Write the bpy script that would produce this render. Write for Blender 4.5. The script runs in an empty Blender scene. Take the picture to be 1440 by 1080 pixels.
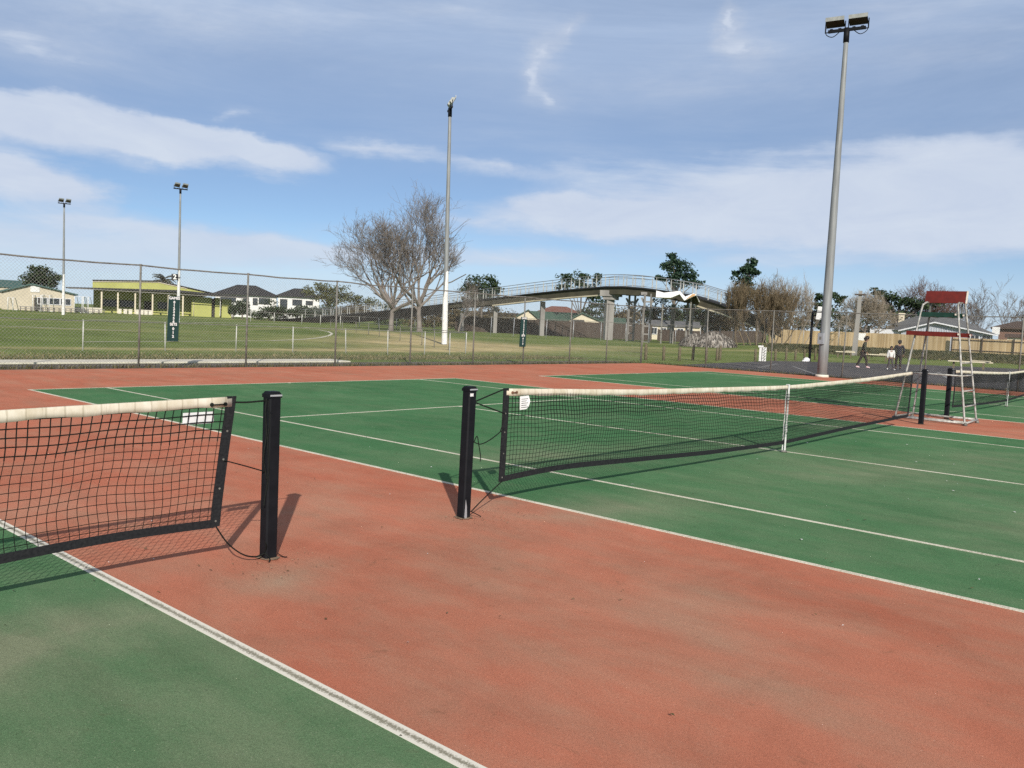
import bpy, math, random
import numpy as np
from mathutils import Vector, Matrix, Quaternion
R_ = math.radians
SC = bpy.context.scene
COL = SC.collection

# ------------------------------------------------------------------ camera
CAM = np.array([-5.877, -4.739, 1.604])
YAW, PITCH, ROLL, FPX = 0.859059, -0.0715657, 0.0460599, 1196.34
_f = np.array([math.sin(YAW)*math.cos(PITCH), math.cos(YAW)*math.cos(PITCH), math.sin(PITCH)])
_r0 = np.array([math.cos(YAW), -math.sin(YAW), 0.0]); _u0 = np.cross(_r0, _f)
_r = _r0*math.cos(ROLL)+_u0*math.sin(ROLL); _u = -_r0*math.sin(ROLL)+_u0*math.cos(ROLL)
cd = bpy.data.cameras.new('camera'); cam = bpy.data.objects.new('camera', cd); COL.objects.link(cam)
cam.matrix_world = Matrix(((_r[0], _u[0], -_f[0], CAM[0]), (_r[1], _u[1], -_f[1], CAM[1]), (_r[2], _u[2], -_f[2], CAM[2]), (0, 0, 0, 1)))
cd.sensor_fit = 'HORIZONTAL'; cd.sensor_width = 36; cd.lens = FPX/1440*36
cd.clip_start = 0.05; cd.clip_end = 5000
SC.camera = cam

def ray(x, y): return _f+_r*(x-720)/FPX+_u*(540-y)/FPX
def ground_at(x, y, z=0.0):
    d = ray(x, y); t = (z-CAM[2])/d[2]; return CAM+d*t
def at(x, y, dist):
    d = ray(x, y); t = dist/math.hypot(d[0], d[1]); return CAM+d*t
def azel(x, y):
    d = ray(x, y); return math.degrees(math.atan2(d[0], d[1])), math.degrees(math.atan2(d[2], math.hypot(d[0], d[1])))

# ------------------------------------------------------------------ sun, sky, exposure
SUN_EL = R_(28.4); SUN_TO = Vector((-0.636, -0.771, 0)).normalized()
sd = bpy.data.lights.new('sun', 'SUN'); sd.energy = 5.0; sd.angle = R_(0.6); sd.color = (1.0, 0.93, 0.83)
sun = bpy.data.objects.new('sun', sd); COL.objects.link(sun)
_sv = Vector((SUN_TO.x*math.cos(SUN_EL), SUN_TO.y*math.cos(SUN_EL), math.sin(SUN_EL)))
sun.rotation_euler = _sv.to_track_quat('Z', 'Y').to_euler(); sun.location = (0, 0, 60)
SC.view_settings.view_transform = 'Standard'; SC.view_settings.look = 'None'
SC.cycles.use_denoising = False
SC.view_settings.exposure = 0.0; SC.view_settings.gamma = 1.0

W = bpy.data.worlds.new('World'); SC.world = W; W.use_nodes = True
WN = W.node_tree; WN.nodes.clear()
def wn(t, **k):
    n = WN.nodes.new(t)
    for a, b in k.items(): setattr(n, a, b)
    return n
def wl(a, b): WN.links.new(a, b)
def wmath(op, a, b=None, clamp=False):
    n = wn('ShaderNodeMath', operation=op, use_clamp=clamp)
    for i, v in enumerate((a, b)):
        if v is None: continue
        if isinstance(v, (int, float)): n.inputs[i].default_value = v
        else: wl(v, n.inputs[i])
    return n.outputs[0]
sky = wn('ShaderNodeTexSky', sky_type='NISHITA', sun_disc=False, sun_elevation=SUN_EL,
         sun_rotation=math.atan2(SUN_TO.x, SUN_TO.y), air_density=1.0, dust_density=0.0, ozone_density=3.0, altitude=3000)
tc = wn('ShaderNodeTexCoord'); sep = wn('ShaderNodeSeparateXYZ'); wl(tc.outputs['Generated'], sep.inputs[0])
az = wmath('MULTIPLY', wmath('ARCTAN2', sep.outputs[0], sep.outputs[1]), 180/math.pi)
el = wmath('MULTIPLY', wmath('ARCSINE', sep.outputs[2]), 180/math.pi)
cmb = wn('ShaderNodeCombineXYZ'); wl(az, cmb.inputs[0]); wl(el, cmb.inputs[1])
def wnoise(scale_xyz, detail, rough=0.55, rot=0.0, off=(0, 0, 0), dist=0.0):
    mp = wn('ShaderNodeMapping'); mp.inputs['Scale'].default_value = scale_xyz; mp.inputs['Rotation'].default_value = (0, 0, rot)
    mp.inputs['Location'].default_value = off
    wl(cmb.outputs[0], mp.inputs[0])
    n = wn('ShaderNodeTexNoise'); n.inputs['Scale'].default_value = 1.0; n.inputs['Detail'].default_value = detail
    n.inputs['Roughness'].default_value = rough; n.inputs['Distortion'].default_value = dist
    wl(mp.outputs[0], n.inputs['Vector']); return n
warp = wnoise((0.16, 0.3, 1), 5, 0.6)
wv = wn('ShaderNodeVectorMath', operation='SUBTRACT'); wl(warp.outputs['Color'], wv.inputs[0]); wv.inputs[1].default_value = (0.5, 0.5, 0.5)
wv2 = wn('ShaderNodeVectorMath', operation='MULTIPLY'); wl(wv.outputs[0], wv2.inputs[0]); wv2.inputs[1].default_value = (6.0, 2.2, 0)
wv3 = wn('ShaderNodeVectorMath', operation='ADD'); wl(cmb.outputs[0], wv3.inputs[0]); wl(wv2.outputs[0], wv3.inputs[1])
# cloud banks of this sky: pixel x, y -> direction; half sizes in degrees; tilt in degrees; weight
CLOUDS = [(30, 170, 12, 2.0, -5, 1.25), (230, 194, 12, 1.6, -8, 1.3), (350, 208, 8, 1.0, -7, 1.0), (5, 246, 7, 1.7, -7, 1.25), (70, 262, 5, 0.9, -6, 0.7),
          (520, 212, 12, 1.7, -4, 0.75), (690, 232, 9, 1.0, -3, 0.5), (325, 165, 3.0, 1.1, 10, 0.5),
          (1130, 272, 26, 3.6, 0, 0.95), (785, 287, 4.4, 1.0, 0, 0.9), (900, 300, 14, 2.2, 2, 0.7), (1330, 215, 16, 3.4, 3, 0.7), (1400, 290, 14, 3.4, 0, 0.8), (1050, 325, 26, 2.0, -1, 0.85),
          (90, 345, 22, 3.0, -3, 0.9), (330, 345, 16, 1.9, -5, 0.75), (470, 350, 14, 1.2, -4, 0.5), (700, 360, 26, 2.0, -1, 0.7), (660, 312, 10, 1.0, 4, 0.35), (1150, 370, 26, 1.6, 0, 0.45),
          (746, 100, 1.7, 4.4, -10, 0.62), (772, 134, 2.6, 1.6, -40, 0.56), (768, 66, 2.4, 2.0, 45, 0.52), (797, 44, 2.8, 1.4, 35, 0.62), (1025, 30, 1.7, 4.0, 20, 0.78), (1055, 68, 2.2, 2.0, 50, 0.6),
          (60, 70, 15, 3.8, -8, 0.6), (300, 40, 20, 3.4, 0, 0.45), (620, 20, 18, 2.4, 4, 0.4), (950, 130, 22, 3.5, 8, 0.3), (1330, 80, 14, 3.4, 6, 0.5), (1230, 20, 16, 2.0, 0, 0.4)]
acc = None
for (px, py, sx, sy, rot, wgt) in CLOUDS:
    a, e = azel(px, py)
    mp = wn('ShaderNodeMapping', vector_type='TEXTURE'); mp.inputs['Location'].default_value = (a, e, 0)
    mp.inputs['Rotation'].default_value = (0, 0, R_(rot)); mp.inputs['Scale'].default_value = (sx, sy, 1)
    wl(wv3.outputs[0], mp.inputs[0])
    g = wn('ShaderNodeTexGradient', gradient_type='QUADRATIC_SPHERE' if wgt < 0.8 else 'SPHERICAL'); wl(mp.outputs[0], g.inputs[0])
    t = wmath('MULTIPLY', g.outputs['Fac'], wgt*1.55)
    acc = t if acc is None else wmath('ADD', acc, t)
n1 = wnoise((0.035, 0.20, 1), 9, 0.66, R_(5), (3.1, 0.4, 0), 0.5)
n3 = wnoise((0.045, 0.55, 1), 8, 0.62, R_(9), (1.3, 5.4, 0), 0.8)
n2 = wnoise((0.16, 0.5, 1), 7, 0.6, R_(-5), (7.3, 2.2, 0), 0.6)
det = wmath('ADD', wmath('MULTIPLY', wmath('SUBTRACT', n1.outputs['Fac'], 0.5), 1.3), wmath('ADD', wmath('MULTIPLY', wmath('SUBTRACT', n2.outputs['Fac'], 0.5), 0.6), wmath('MULTIPLY', wmath('SUBTRACT', n3.outputs['Fac'], 0.5), 0.9)))
mr = wn('ShaderNodeMapRange', interpolation_type='SMOOTHSTEP')
wl(wmath('ADD', acc, det), mr.inputs[0]); mr.inputs[1].default_value = -0.10; mr.inputs[2].default_value = 1.30
mr.inputs[3].default_value = 0.06; mr.inputs[4].default_value = 0.94
# thin high veil, stronger overhead
veil = wmath('MULTIPLY', wmath('ADD', wmath('MULTIPLY', n1.outputs['Fac'], 0.9), 0.34), wmath('MULTIPLY', wmath('ADD', el, -5.0), 0.075, True), True)
# low haze whitens the air just above the horizon
hz = wn('ShaderNodeMapRange', interpolation_type='SMOOTHSTEP'); wl(el, hz.inputs[0])
hz.inputs[1].default_value = 0.5; hz.inputs[2].default_value = 6.5; hz.inputs[3].default_value = 0.80; hz.inputs[4].default_value = 0.0
# unseen grey cloud sheet high overhead, added to cut and neutralise the sky fill
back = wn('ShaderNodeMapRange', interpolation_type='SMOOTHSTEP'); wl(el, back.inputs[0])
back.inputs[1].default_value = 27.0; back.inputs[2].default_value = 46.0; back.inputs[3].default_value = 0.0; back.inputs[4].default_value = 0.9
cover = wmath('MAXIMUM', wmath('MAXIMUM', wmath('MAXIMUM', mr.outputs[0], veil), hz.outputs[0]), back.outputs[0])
ccol = wn('ShaderNodeMixRGB'); wl(n2.outputs['Fac'], ccol.inputs[0])
ccol.inputs[1].default_value = (0.52, 0.60, 0.77, 1); ccol.inputs[2].default_value = (0.74, 0.80, 0.88, 1)
# thick parts are white, thin parts take the bluish grey of a thin sheet
thick = wn('ShaderNodeMixRGB'); wl(mr.outputs[0], thick.inputs[0]); thick.inputs[1].default_value = (0.43, 0.55, 0.76, 1); wl(ccol.outputs[0], thick.inputs[2])
lowc = wn('ShaderNodeMixRGB'); wl(hz.outputs[0], lowc.inputs[0]); wl(thick.outputs[0], lowc.inputs[1]); lowc.inputs[2].default_value = (0.56, 0.69, 0.84, 1)
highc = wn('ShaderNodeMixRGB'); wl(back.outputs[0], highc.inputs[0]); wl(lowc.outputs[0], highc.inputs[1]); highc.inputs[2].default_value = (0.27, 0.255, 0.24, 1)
bg1 = wn('ShaderNodeBackground'); wl(sky.outputs[0], bg1.inputs[0]); bg1.inputs[1].default_value = 0.092
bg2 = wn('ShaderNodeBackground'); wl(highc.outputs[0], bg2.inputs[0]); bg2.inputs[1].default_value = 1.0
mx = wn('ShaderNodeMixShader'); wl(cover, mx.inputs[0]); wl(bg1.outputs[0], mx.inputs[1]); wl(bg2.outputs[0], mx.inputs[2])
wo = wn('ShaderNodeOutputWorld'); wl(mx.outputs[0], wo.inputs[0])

# ------------------------------------------------------------------ materials
def new_mat(name):
    m = bpy.data.materials.new(name); m.use_nodes = True
    return m, m.node_tree, m.node_tree.nodes['Principled BSDF']
def noise(nt, scale, detail=4, rough=0.55, coord='Object', stretch=None, dist=0.0):
    n = nt.nodes.new('ShaderNodeTexNoise'); n.inputs['Scale'].default_value = scale; n.inputs['Detail'].default_value = detail
    n.inputs['Roughness'].default_value = rough; n.inputs['Distortion'].default_value = dist
    t = nt.nodes.new('ShaderNodeTexCoord')
    if stretch:
        mp = nt.nodes.new('ShaderNodeMapping'); mp.inputs['Scale'].default_value = stretch
        nt.links.new(t.outputs[coord], mp.inputs[0]); nt.links.new(mp.outputs[0], n.inputs['Vector'])
    else: nt.links.new(t.outputs[coord], n.inputs['Vector'])
    return n
def ramp(nt, src, stops):
    r = nt.nodes.new('ShaderNodeValToRGB'); nt.links.new(src, r.inputs[0]); e = r.color_ramp.elements
    while len(e) < len(stops): e.new(0.5)
    for i, (p, c) in enumerate(stops):
        e[i].position = p; e[i].color = (c if not isinstance(c, (int, float)) else (c, c, c))+((1,) if not isinstance(c, (int, float)) or True else ())
    return r
def mixc(nt, fac, a, b, mode='MIX'):
    m = nt.nodes.new('ShaderNodeMixRGB'); m.blend_type = mode
    for i, v in enumerate((fac, a, b)):
        if isinstance(v, (int, float)): m.inputs[i].default_value = v if i == 0 else (v, v, v, 1)
        elif isinstance(v, tuple): m.inputs[i].default_value = v+(1,)
        else: nt.links.new(v, m.inputs[i])
    return m.outputs[0]
def mth(nt, op, a, b, clamp=False):
    m = nt.nodes.new('ShaderNodeMath'); m.operation = op; m.use_clamp = clamp
    for i, v in enumerate((a, b)):
        if isinstance(v, (int, float)): m.inputs[i].default_value = v
        else: nt.links.new(v, m.inputs[i])
    return m.outputs[0]
def bump(nt, b, src, strength, dist=0.01):
    n = nt.nodes.new('ShaderNodeBump'); n.inputs['Strength'].default_value = strength; n.inputs['Distance'].default_value = dist
    nt.links.new(src, n.inputs['Height']); nt.links.new(n.outputs[0], b.inputs['Normal'])
def mat(name, c1, c2=None, scale=6.0, rough=0.7, metal=0.0, bmp=0.0, spec=0.35, stretch=None, lo=0.35, hi=0.65, detail=5):
    m, nt, b = new_mat(name)
    b.inputs['Roughness'].default_value = rough; b.inputs['Metallic'].default_value = metal
    b.inputs['Specular IOR Level'].default_value = spec
    if c2 is None: c2 = tuple(x*0.75 for x in c1)
    n = noise(nt, scale, detail, 0.6, stretch=stretch)
    r = ramp(nt, n.outputs['Fac'], [(lo, c1), (hi, c2)])
    nt.links.new(r.outputs[0], b.inputs['Base Color'])
    if bmp: bump(nt, b, n.outputs['Fac'], bmp)
    return m
def leaf_mat(name, c1, c2, c3, rough=0.6, trans=0.15):
    m, nt, b = new_mat(name)
    g = nt.nodes.new('ShaderNodeNewGeometry')
    r = ramp(nt, g.outputs['Random Per Island'], [(0.0, c1), (0.55, c2), (1.0, c3)])
    nt.links.new(r.outputs[0], b.inputs['Base Color']); b.inputs['Roughness'].default_value = rough
    b.inputs['Specular IOR Level'].default_value = 0.25
    return m
def wear_mask(nt, spots):
    """soft round worn areas at fixed places on the court (object x, y, half sizes, turn, weight)"""
    t = nt.nodes.new('ShaderNodeTexCoord'); acc = None
    for (x, y, sx, sy, rot, w) in spots:
        mp = nt.nodes.new('ShaderNodeMapping'); mp.vector_type = 'TEXTURE'
        mp.inputs['Location'].default_value = (x, y, 0); mp.inputs['Rotation'].default_value = (0, 0, R_(rot)); mp.inputs['Scale'].default_value = (sx, sy, 5)
        nt.links.new(t.outputs['Object'], mp.inputs[0])
        g = nt.nodes.new('ShaderNodeTexGradient'); g.gradient_type = 'QUADRATIC_SPHERE'; nt.links.new(mp.outputs[0], g.inputs[0])
        v = mth(nt, 'MULTIPLY', g.outputs['Fac'], w)
        acc = v if acc is None else mth(nt, 'ADD', acc, v)
    return acc
def turf(name, dark, mid, light, sand, spots, sandy=0.5):
    m, nt, b = new_mat(name)
    big = noise(nt, 0.35, 6, 0.62); med = noise(nt, 2.3, 6, 0.65, stretch=(1, 0.45, 1)); fine = noise(nt, 330, 3, 0.8); grit = noise(nt, 85, 4, 0.8)
    base = ramp(nt, big.outputs['Fac'], [(0.32, dark), (0.52, mid), (0.72, light)])
    c = mixc(nt, mth(nt, 'MULTIPLY', ramp(nt, med.outputs['Fac'], [(0.42, 0.0), (0.78, 1.0)]).outputs[0], sandy), base.outputs[0], sand)
    wm = wear_mask(nt, spots)
    wmn = mth(nt, 'MULTIPLY', wm, mth(nt, 'ADD', mth(nt, 'MULTIPLY', med.outputs['Fac'], 1.5), -0.1), True)
    c = mixc(nt, wmn, c, sand)
    # pile grain
    c = mixc(nt, 1.0, c, ramp(nt, fine.outputs['Fac'], [(0.28, 0.50), (0.5, 1.0), (0.74, 1.55)]).outputs[0], 'MULTIPLY')
    c = mixc(nt, 1.0, c, ramp(nt, grit.outputs['Fac'], [(0.25, 0.74), (0.5, 1.0), (0.78, 1.2)]).outputs[0], 'MULTIPLY')
    # long drag marks and damp blotches
    dr = noise(nt, 1.1, 7, 0.7, stretch=(1.6, 0.18, 1), dist=0.5); c = mixc(nt, 1.0, c, ramp(nt, dr.outputs['Fac'], [(0.30, 0.91), (0.5, 1.0), (0.70, 1.08)]).outputs[0], 'MULTIPLY')
    bl = noise(nt, 0.8, 8, 0.72, dist=1.2); c = mixc(nt, 1.0, c, ramp(nt, bl.outputs['Fac'], [(0.32, 0.88), (0.5, 1.0), (0.72, 1.09)]).outputs[0], 'MULTIPLY')
    fr = noise(nt, 150, 2, 0.5, dist=0.6); c = mixc(nt, mth(nt, 'MULTIPLY', ramp(nt, fr.outputs['Fac'], [(0.66, 0.0), (0.70, 1.0)]).outputs[0], 0.35), c, (0.10, 0.08, 0.05))
    c = mixc(nt, mth(nt, 'MULTIPLY', ramp(nt, fr.outputs['Fac'], [(0.29, 1.0), (0.33, 0.0)]).outputs[0], 0.30), c, (0.62, 0.56, 0.46))
    # dark scuffs
    sc = noise(nt, 5.0, 7, 0.72, stretch=(1, 1, 1), dist=0.8)
    c = mixc(nt, mth(nt, 'MULTIPLY', ramp(nt, sc.outputs['Fac'], [(0.62, 0.0), (0.78, 1.0)]).outputs[0], 0.55), c, (0.13, 0.095, 0.06))
    nt.links.new(c, b.inputs['Base Color']); b.inputs['Roughness'].default_value = 1.0; b.inputs['Specular IOR Level'].default_value = 0.02
    bump(nt, b, fine.outputs['Fac'], 0.55, 0.006)
    return m

M = {}
M['galv'] = mat('galvanised_steel', (0.50, 0.52, 0.54), (0.34, 0.36, 0.38), 4, 0.5, 0.35, stretch=(1, 1, 0.25))
M['galv_dark'] = mat('weathered_steel', (0.24, 0.235, 0.21), (0.13, 0.125, 0.11), 5, 0.6, 0.2)
M['wire'] = mat('fence_wire', (0.40, 0.40, 0.37), (0.28, 0.28, 0.26), 3, 0.6, 0.15)
M['pole'] = mat('pole_steel', (0.29, 0.305, 0.305), (0.19, 0.20, 0.205), 2.5, 0.6, 0.15, stretch=(3, 3, 0.3))
M['white'] = mat('white_paint', (0.78, 0.78, 0.76), (0.62, 0.62, 0.60), 5, 0.6)
M['black'] = mat('black_paint', (0.005, 0.006, 0.008), (0.009, 0.010, 0.013), 9, 0.6, spec=0.18)
M['blackband'] = mat('black_webbing', (0.010, 0.011, 0.013), (0.022, 0.023, 0.025), 60, 0.8, spec=0.2)
M['cord'] = mat('black_cord', (0.007, 0.009, 0.008), (0.014, 0.016, 0.014), 40, 0.8, spec=0.15)
def tape_mat():
    m, nt, b = new_mat('worn_net_tape')
    n = noise(nt, 7, 6, 0.7, stretch=(1, 1, 0.5)); n2 = noise(nt, 26, 4, 0.7, stretch=(1, 0.2, 0.12)); n3 = noise(nt, 120, 3, 0.8)
    c = ramp(nt, n.outputs['Fac'], [(0.35, (0.72, 0.675, 0.57)), (0.66, (0.52, 0.46, 0.34))]).outputs[0]
    c = mixc(nt, mth(nt, 'MULTIPLY', ramp(nt, n2.outputs['Fac'], [(0.60, 0.0), (0.74, 1.0)]).outputs[0], 0.5), c, (0.33, 0.28, 0.18))
    c = mixc(nt, mth(nt, 'MULTIPLY', ramp(nt, n3.outputs['Fac'], [(0.66, 0.0), (0.75, 1.0)]).outputs[0], 0.6), c, (0.24, 0.19, 0.12))
    t = nt.nodes.new('ShaderNodeTexCoord'); sx = nt.nodes.new('ShaderNodeSeparateXYZ'); nt.links.new(t.outputs['Object'], sx.inputs[0])
    seam = mth(nt, 'LESS_THAN', mth(nt, 'FRACT', mth(nt, 'ADD', mth(nt, 'MULTIPLY', sx.outputs[0], 10.6), mth(nt, 'MULTIPLY', n.outputs['Fac'], 0.35)), 0), 0.10)
    c = mixc(nt, mth(nt, 'MULTIPLY', seam, 0.38), c, (0.26, 0.22, 0.14))
    nt.links.new(c, b.inputs['Base Color']); b.inputs['Roughness'].default_value = 0.9; bump(nt, b, n2.outputs['Fac'], 0.4, 0.004)
    return m
M['tape'] = tape_mat()
M['tape_stain'] = mat('tape_stain', (0.36, 0.30, 0.20), (0.5, 0.43, 0.32), 40, 0.9)
M['paper'] = mat('paper', (0.80, 0.80, 0.80), (0.68, 0.68, 0.68), 12, 0.8)
M['rust'] = mat('rusty_hook', (0.22, 0.10, 0.05), (0.12, 0.06, 0.035), 30, 0.7)
M['signgreen'] = mat('dark_green_board', (0.012, 0.040, 0.036), (0.018, 0.052, 0.046), 4, 0.5)
M['letter'] = mat('white_lettering', (0.80, 0.80, 0.78), (0.72, 0.72, 0.70), 20, 0.6)
M['red'] = mat('dark_red_paint', (0.155, 0.017, 0.011), (0.105, 0.013, 0.009), 9, 0.5)
M['green'] = mat('dark_green_paint', (0.012, 0.055, 0.036), (0.010, 0.035, 0.025), 9, 0.5)
M['chalk'] = mat('pale_end_grain', (0.72, 0.66, 0.58), (0.6, 0.5, 0.42), 20, 0.8)
M['tube'] = mat('chipped_white_tube', (0.50, 0.50, 0.475), (0.22, 0.21, 0.18), 14, 0.5, 0.15)
M['concrete'] = mat('concrete', (0.72, 0.68, 0.58), (0.58, 0.54, 0.45), 3, 0.9, bmp=0.1)
M['concpier'] = mat('pier_concrete', (0.30, 0.29, 0.27), (0.21, 0.20, 0.19), 0.8, 0.9, stretch=(1, 1, 0.3))
M['asphalt'] = mat('asphalt', (0.058, 0.056, 0.058), (0.085, 0.08, 0.078), 0.5, 0.9, spec=0.25)
M['lot_line'] = mat('faded_lot_paint', (0.30, 0.30, 0.30), (0.12, 0.12, 0.12), 3, 0.9)
M['dirt'] = mat('dark_dirt', (0.075, 0.062, 0.048), (0.14, 0.115, 0.085), 1.6, 0.95, bmp=0.4, lo=0.3, hi=0.7)
M['litter'] = leaf_mat('dry_litter', (0.10, 0.07, 0.04), (0.20, 0.15, 0.09), (0.36, 0.30, 0.20))
M['sand'] = mat('trodden_sand', (0.30, 0.20, 0.135), (0.17, 0.125, 0.085), 40, 1.0)
M['weed'] = leaf_mat('dry_weeds', (0.05, 0.045, 0.022), (0.09, 0.085, 0.035), (0.16, 0.13, 0.07))
M['grassblade'] = leaf_mat('grass_blades', (0.055, 0.075, 0.022), (0.085, 0.105, 0.035), (0.15, 0.145, 0.06))
M['roughblade'] = leaf_mat('rough_verge_grass', (0.07, 0.085, 0.03), (0.12, 0.12, 0.05), (0.26, 0.21, 0.11))
M['bankblade'] = leaf_mat('dark_bank_grass', (0.030, 0.040, 0.018), (0.05, 0.06, 0.026), (0.09, 0.085, 0.045))
M['bark'] = mat('grey_bark', (0.20, 0.175, 0.15), (0.12, 0.10, 0.085), 2, 0.9)
M['twig'] = mat('grey_twigs', (0.235, 0.208, 0.185), (0.145, 0.122, 0.108), 1.2, 0.9)
M['twigpale'] = mat('pale_twigs', (0.36, 0.31, 0.25), (0.25, 0.21, 0.16), 1.2, 0.9)
M['twigbrown'] = mat('brown_twigs', (0.20, 0.155, 0.095), (0.12, 0.09, 0.055), 1.2, 0.9)
M['twigred'] = mat('reddish_twigs', (0.19, 0.12, 0.095), (0.11, 0.075, 0.06), 1.2, 0.9)
M['leafdark'] = leaf_mat('dark_leaves', (0.010, 0.022, 0.010), (0.024, 0.046, 0.018), (0.055, 0.080, 0.030))
M['leafpine'] = leaf_mat('pine_needles', (0.010, 0.026, 0.016), (0.022, 0.050, 0.028), (0.050, 0.085, 0.045))
M['leafmid'] = leaf_mat('olive_leaves', (0.040, 0.050, 0.016), (0.075, 0.085, 0.028), (0.13, 0.13, 0.05))
M['leafbrown'] = leaf_mat('brownish_leaves', (0.05, 0.042, 0.02), (0.09, 0.072, 0.034), (0.14, 0.11, 0.06))
M['frond'] = leaf_mat('palm_fronds', (0.025, 0.030, 0.014), (0.055, 0.055, 0.028), (0.11, 0.10, 0.06))
M['lime'] = mat('lime_green_wall', (0.42, 0.43, 0.135), (0.36, 0.37, 0.11), 0.5, 0.8)
M['cream'] = mat('cream_weatherboard', (0.68, 0.61, 0.46), (0.58, 0.52, 0.39), 0.6, 0.8)
M['beige'] = mat('beige_cladding', (0.55, 0.49, 0.38), (0.47, 0.42, 0.32), 0.5, 0.8)
M['teal'] = mat('teal_roof', (0.045, 0.10, 0.095), (0.06, 0.12, 0.11), 0.8, 0.7)
M['roofgreen'] = mat('green_tile_roof', (0.055, 0.105, 0.075), (0.04, 0.08, 0.06), 1.5, 0.8)
M['roofred'] = mat('red_brown_roof', (0.20, 0.085, 0.06), (0.15, 0.065, 0.05), 1.5, 0.8)
M['roofblack'] = mat('charcoal_tile_roof', (0.020, 0.021, 0.023), (0.035, 0.036, 0.04), 1.5, 0.75)
M['roofgrey'] = mat('slate_grey_roof', (0.105, 0.11, 0.115), (0.145, 0.15, 0.155), 1.2, 0.8)
M['roofbrown'] = mat('brown_roof', (0.09, 0.06, 0.045), (0.065, 0.045, 0.035), 1.2, 0.8)
M['lavender'] = mat('pale_blue_grey_cladding', (0.43, 0.46, 0.52), (0.35, 0.38, 0.44), 0.8, 0.8)
M['fascia'] = mat('white_fascia', (0.72, 0.73, 0.75), (0.62, 0.63, 0.66), 1, 0.7)
M['darkwall'] = mat('dark_cladding', (0.035, 0.033, 0.03), (0.05, 0.046, 0.042), 1, 0.8)
M['rampdark'] = mat('black_ramp_cladding', (0.014, 0.014, 0.013), (0.024, 0.023, 0.021), 1, 0.9, spec=0.1)
M['glass'] = mat('dark_window_glass', (0.02, 0.025, 0.03), (0.05, 0.06, 0.07), 0.6, 0.15, spec=0.6)
M['brick'] = mat('brown_brick', (0.22, 0.13, 0.095), (0.15, 0.09, 0.07), 6, 0.9)
M['deck'] = mat('dark_bridge_steel', (0.085, 0.078, 0.05), (0.055, 0.05, 0.036), 0.6, 0.75)
M['flange'] = mat('sunlit_bridge_flange', (0.62, 0.56, 0.42), (0.50, 0.44, 0.32), 0.8, 0.7)  # sunlight on the bridge flange is put into this pale colour
M['rail'] = mat('bridge_rail_steel', (0.27, 0.28, 0.29), (0.19, 0.195, 0.2), 2, 0.55, 0.2)
M['railwhite'] = mat('bridge_post_paint', (0.58, 0.58, 0.54), (0.40, 0.40, 0.37), 2, 0.6)
M['canvas'] = mat('white_canopy', (0.86, 0.86, 0.87), (0.78, 0.78, 0.80), 0.5, 0.6)
M['orangepaint'] = mat('tan_panel', (0.62, 0.36, 0.16), (0.5, 0.3, 0.13), 1, 0.7)
M['timberdark'] = mat('dark_shaded_palings', (0.060, 0.046, 0.038), (0.095, 0.075, 0.06), 1.4, 0.9, stretch=(4, 1, 0.3))  # dark brown timber, with the fence's in-shade look put into the colour
M['bollard'] = mat('grey_timber_bollard', (0.17, 0.14, 0.085), (0.095, 0.08, 0.05), 5, 0.9)
M['rock'] = mat('grey_rubble', (0.40, 0.37, 0.33), (0.14, 0.125, 0.11), 1.8, 0.95, bmp=0.5, lo=0.38, hi=0.62)
M['mound'] = leaf_mat('grey_dead_fronds', (0.07, 0.06, 0.05), (0.17, 0.155, 0.135), (0.36, 0.335, 0.30))
M['plastic'] = mat('white_plastic', (0.80, 0.80, 0.80), (0.68, 0.68, 0.69), 5, 0.5)
M['skin'] = mat('skin', (0.26, 0.14, 0.09), (0.22, 0.12, 0.075), 9, 0.6)
M['hair'] = mat('black_hair', (0.008, 0.006, 0.006), (0.014, 0.011, 0.010), 30, 0.6)
M['jacketgreen'] = mat('dark_olive_jacket', (0.035, 0.040, 0.024), (0.05, 0.055, 0.034), 14, 0.85)
M['coat'] = mat('black_coat', (0.010, 0.011, 0.018), (0.016, 0.017, 0.025), 14, 0.85)
M['pants'] = mat('black_trousers', (0.018, 0.012, 0.012), (0.025, 0.018, 0.017), 14, 0.85)
M['pantsgrey'] = mat('grey_leggings', (0.075, 0.065, 0.07), (0.055, 0.05, 0.052), 14, 0.85)
M['shirt'] = mat('white_top', (0.72, 0.71, 0.68), (0.6, 0.59, 0.57), 10, 0.8)
M['shoepink'] = mat('pink_white_shoes', (0.72, 0.52, 0.52), (0.62, 0.40, 0.42), 12, 0.6)
M['lampglass'] = mat('brown_lamp_glass', (0.05, 0.042, 0.028), (0.035, 0.03, 0.022), 5, 0.35)
M['lampbody'] = mat('lamp_housing', (0.40, 0.41, 0.38), (0.30, 0.31, 0.29), 6, 0.5, 0.3)

# paling fence: boards varied one by one inside the material
def paling_mat(name, c1, c2, c3):
    m, nt, b = new_mat(name)
    t = nt.nodes.new('ShaderNodeTexCoord'); s = nt.nodes.new('ShaderNodeSeparateXYZ'); nt.links.new(t.outputs['Object'], s.inputs[0])
    fl = mth(nt, 'FLOOR', mth(nt, 'MULTIPLY', s.outputs[0], 6.5), 0)
    w = nt.nodes.new('ShaderNodeTexWhiteNoise'); w.noise_dimensions = '1D'; nt.links.new(fl, w.inputs['W'])
    r = ramp(nt, w.outputs['Value'], [(0.0, c1), (0.5, c2), (1.0, c3)])
    n = noise(nt, 0.25, 4); c = mixc(nt, 1.0, r.outputs[0], ramp(nt, n.outputs['Fac'], [(0.3, 0.75), (0.7, 1.15)]).outputs[0], 'MULTIPLY')
    nt.links.new(c, b.inputs['Base Color']); b.inputs['Roughness'].default_value = 0.9
    return m
M['paling'] = paling_mat('pale_palings', (0.44, 0.31, 0.16), (0.58, 0.43, 0.24), (0.66, 0.51, 0.32))

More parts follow.
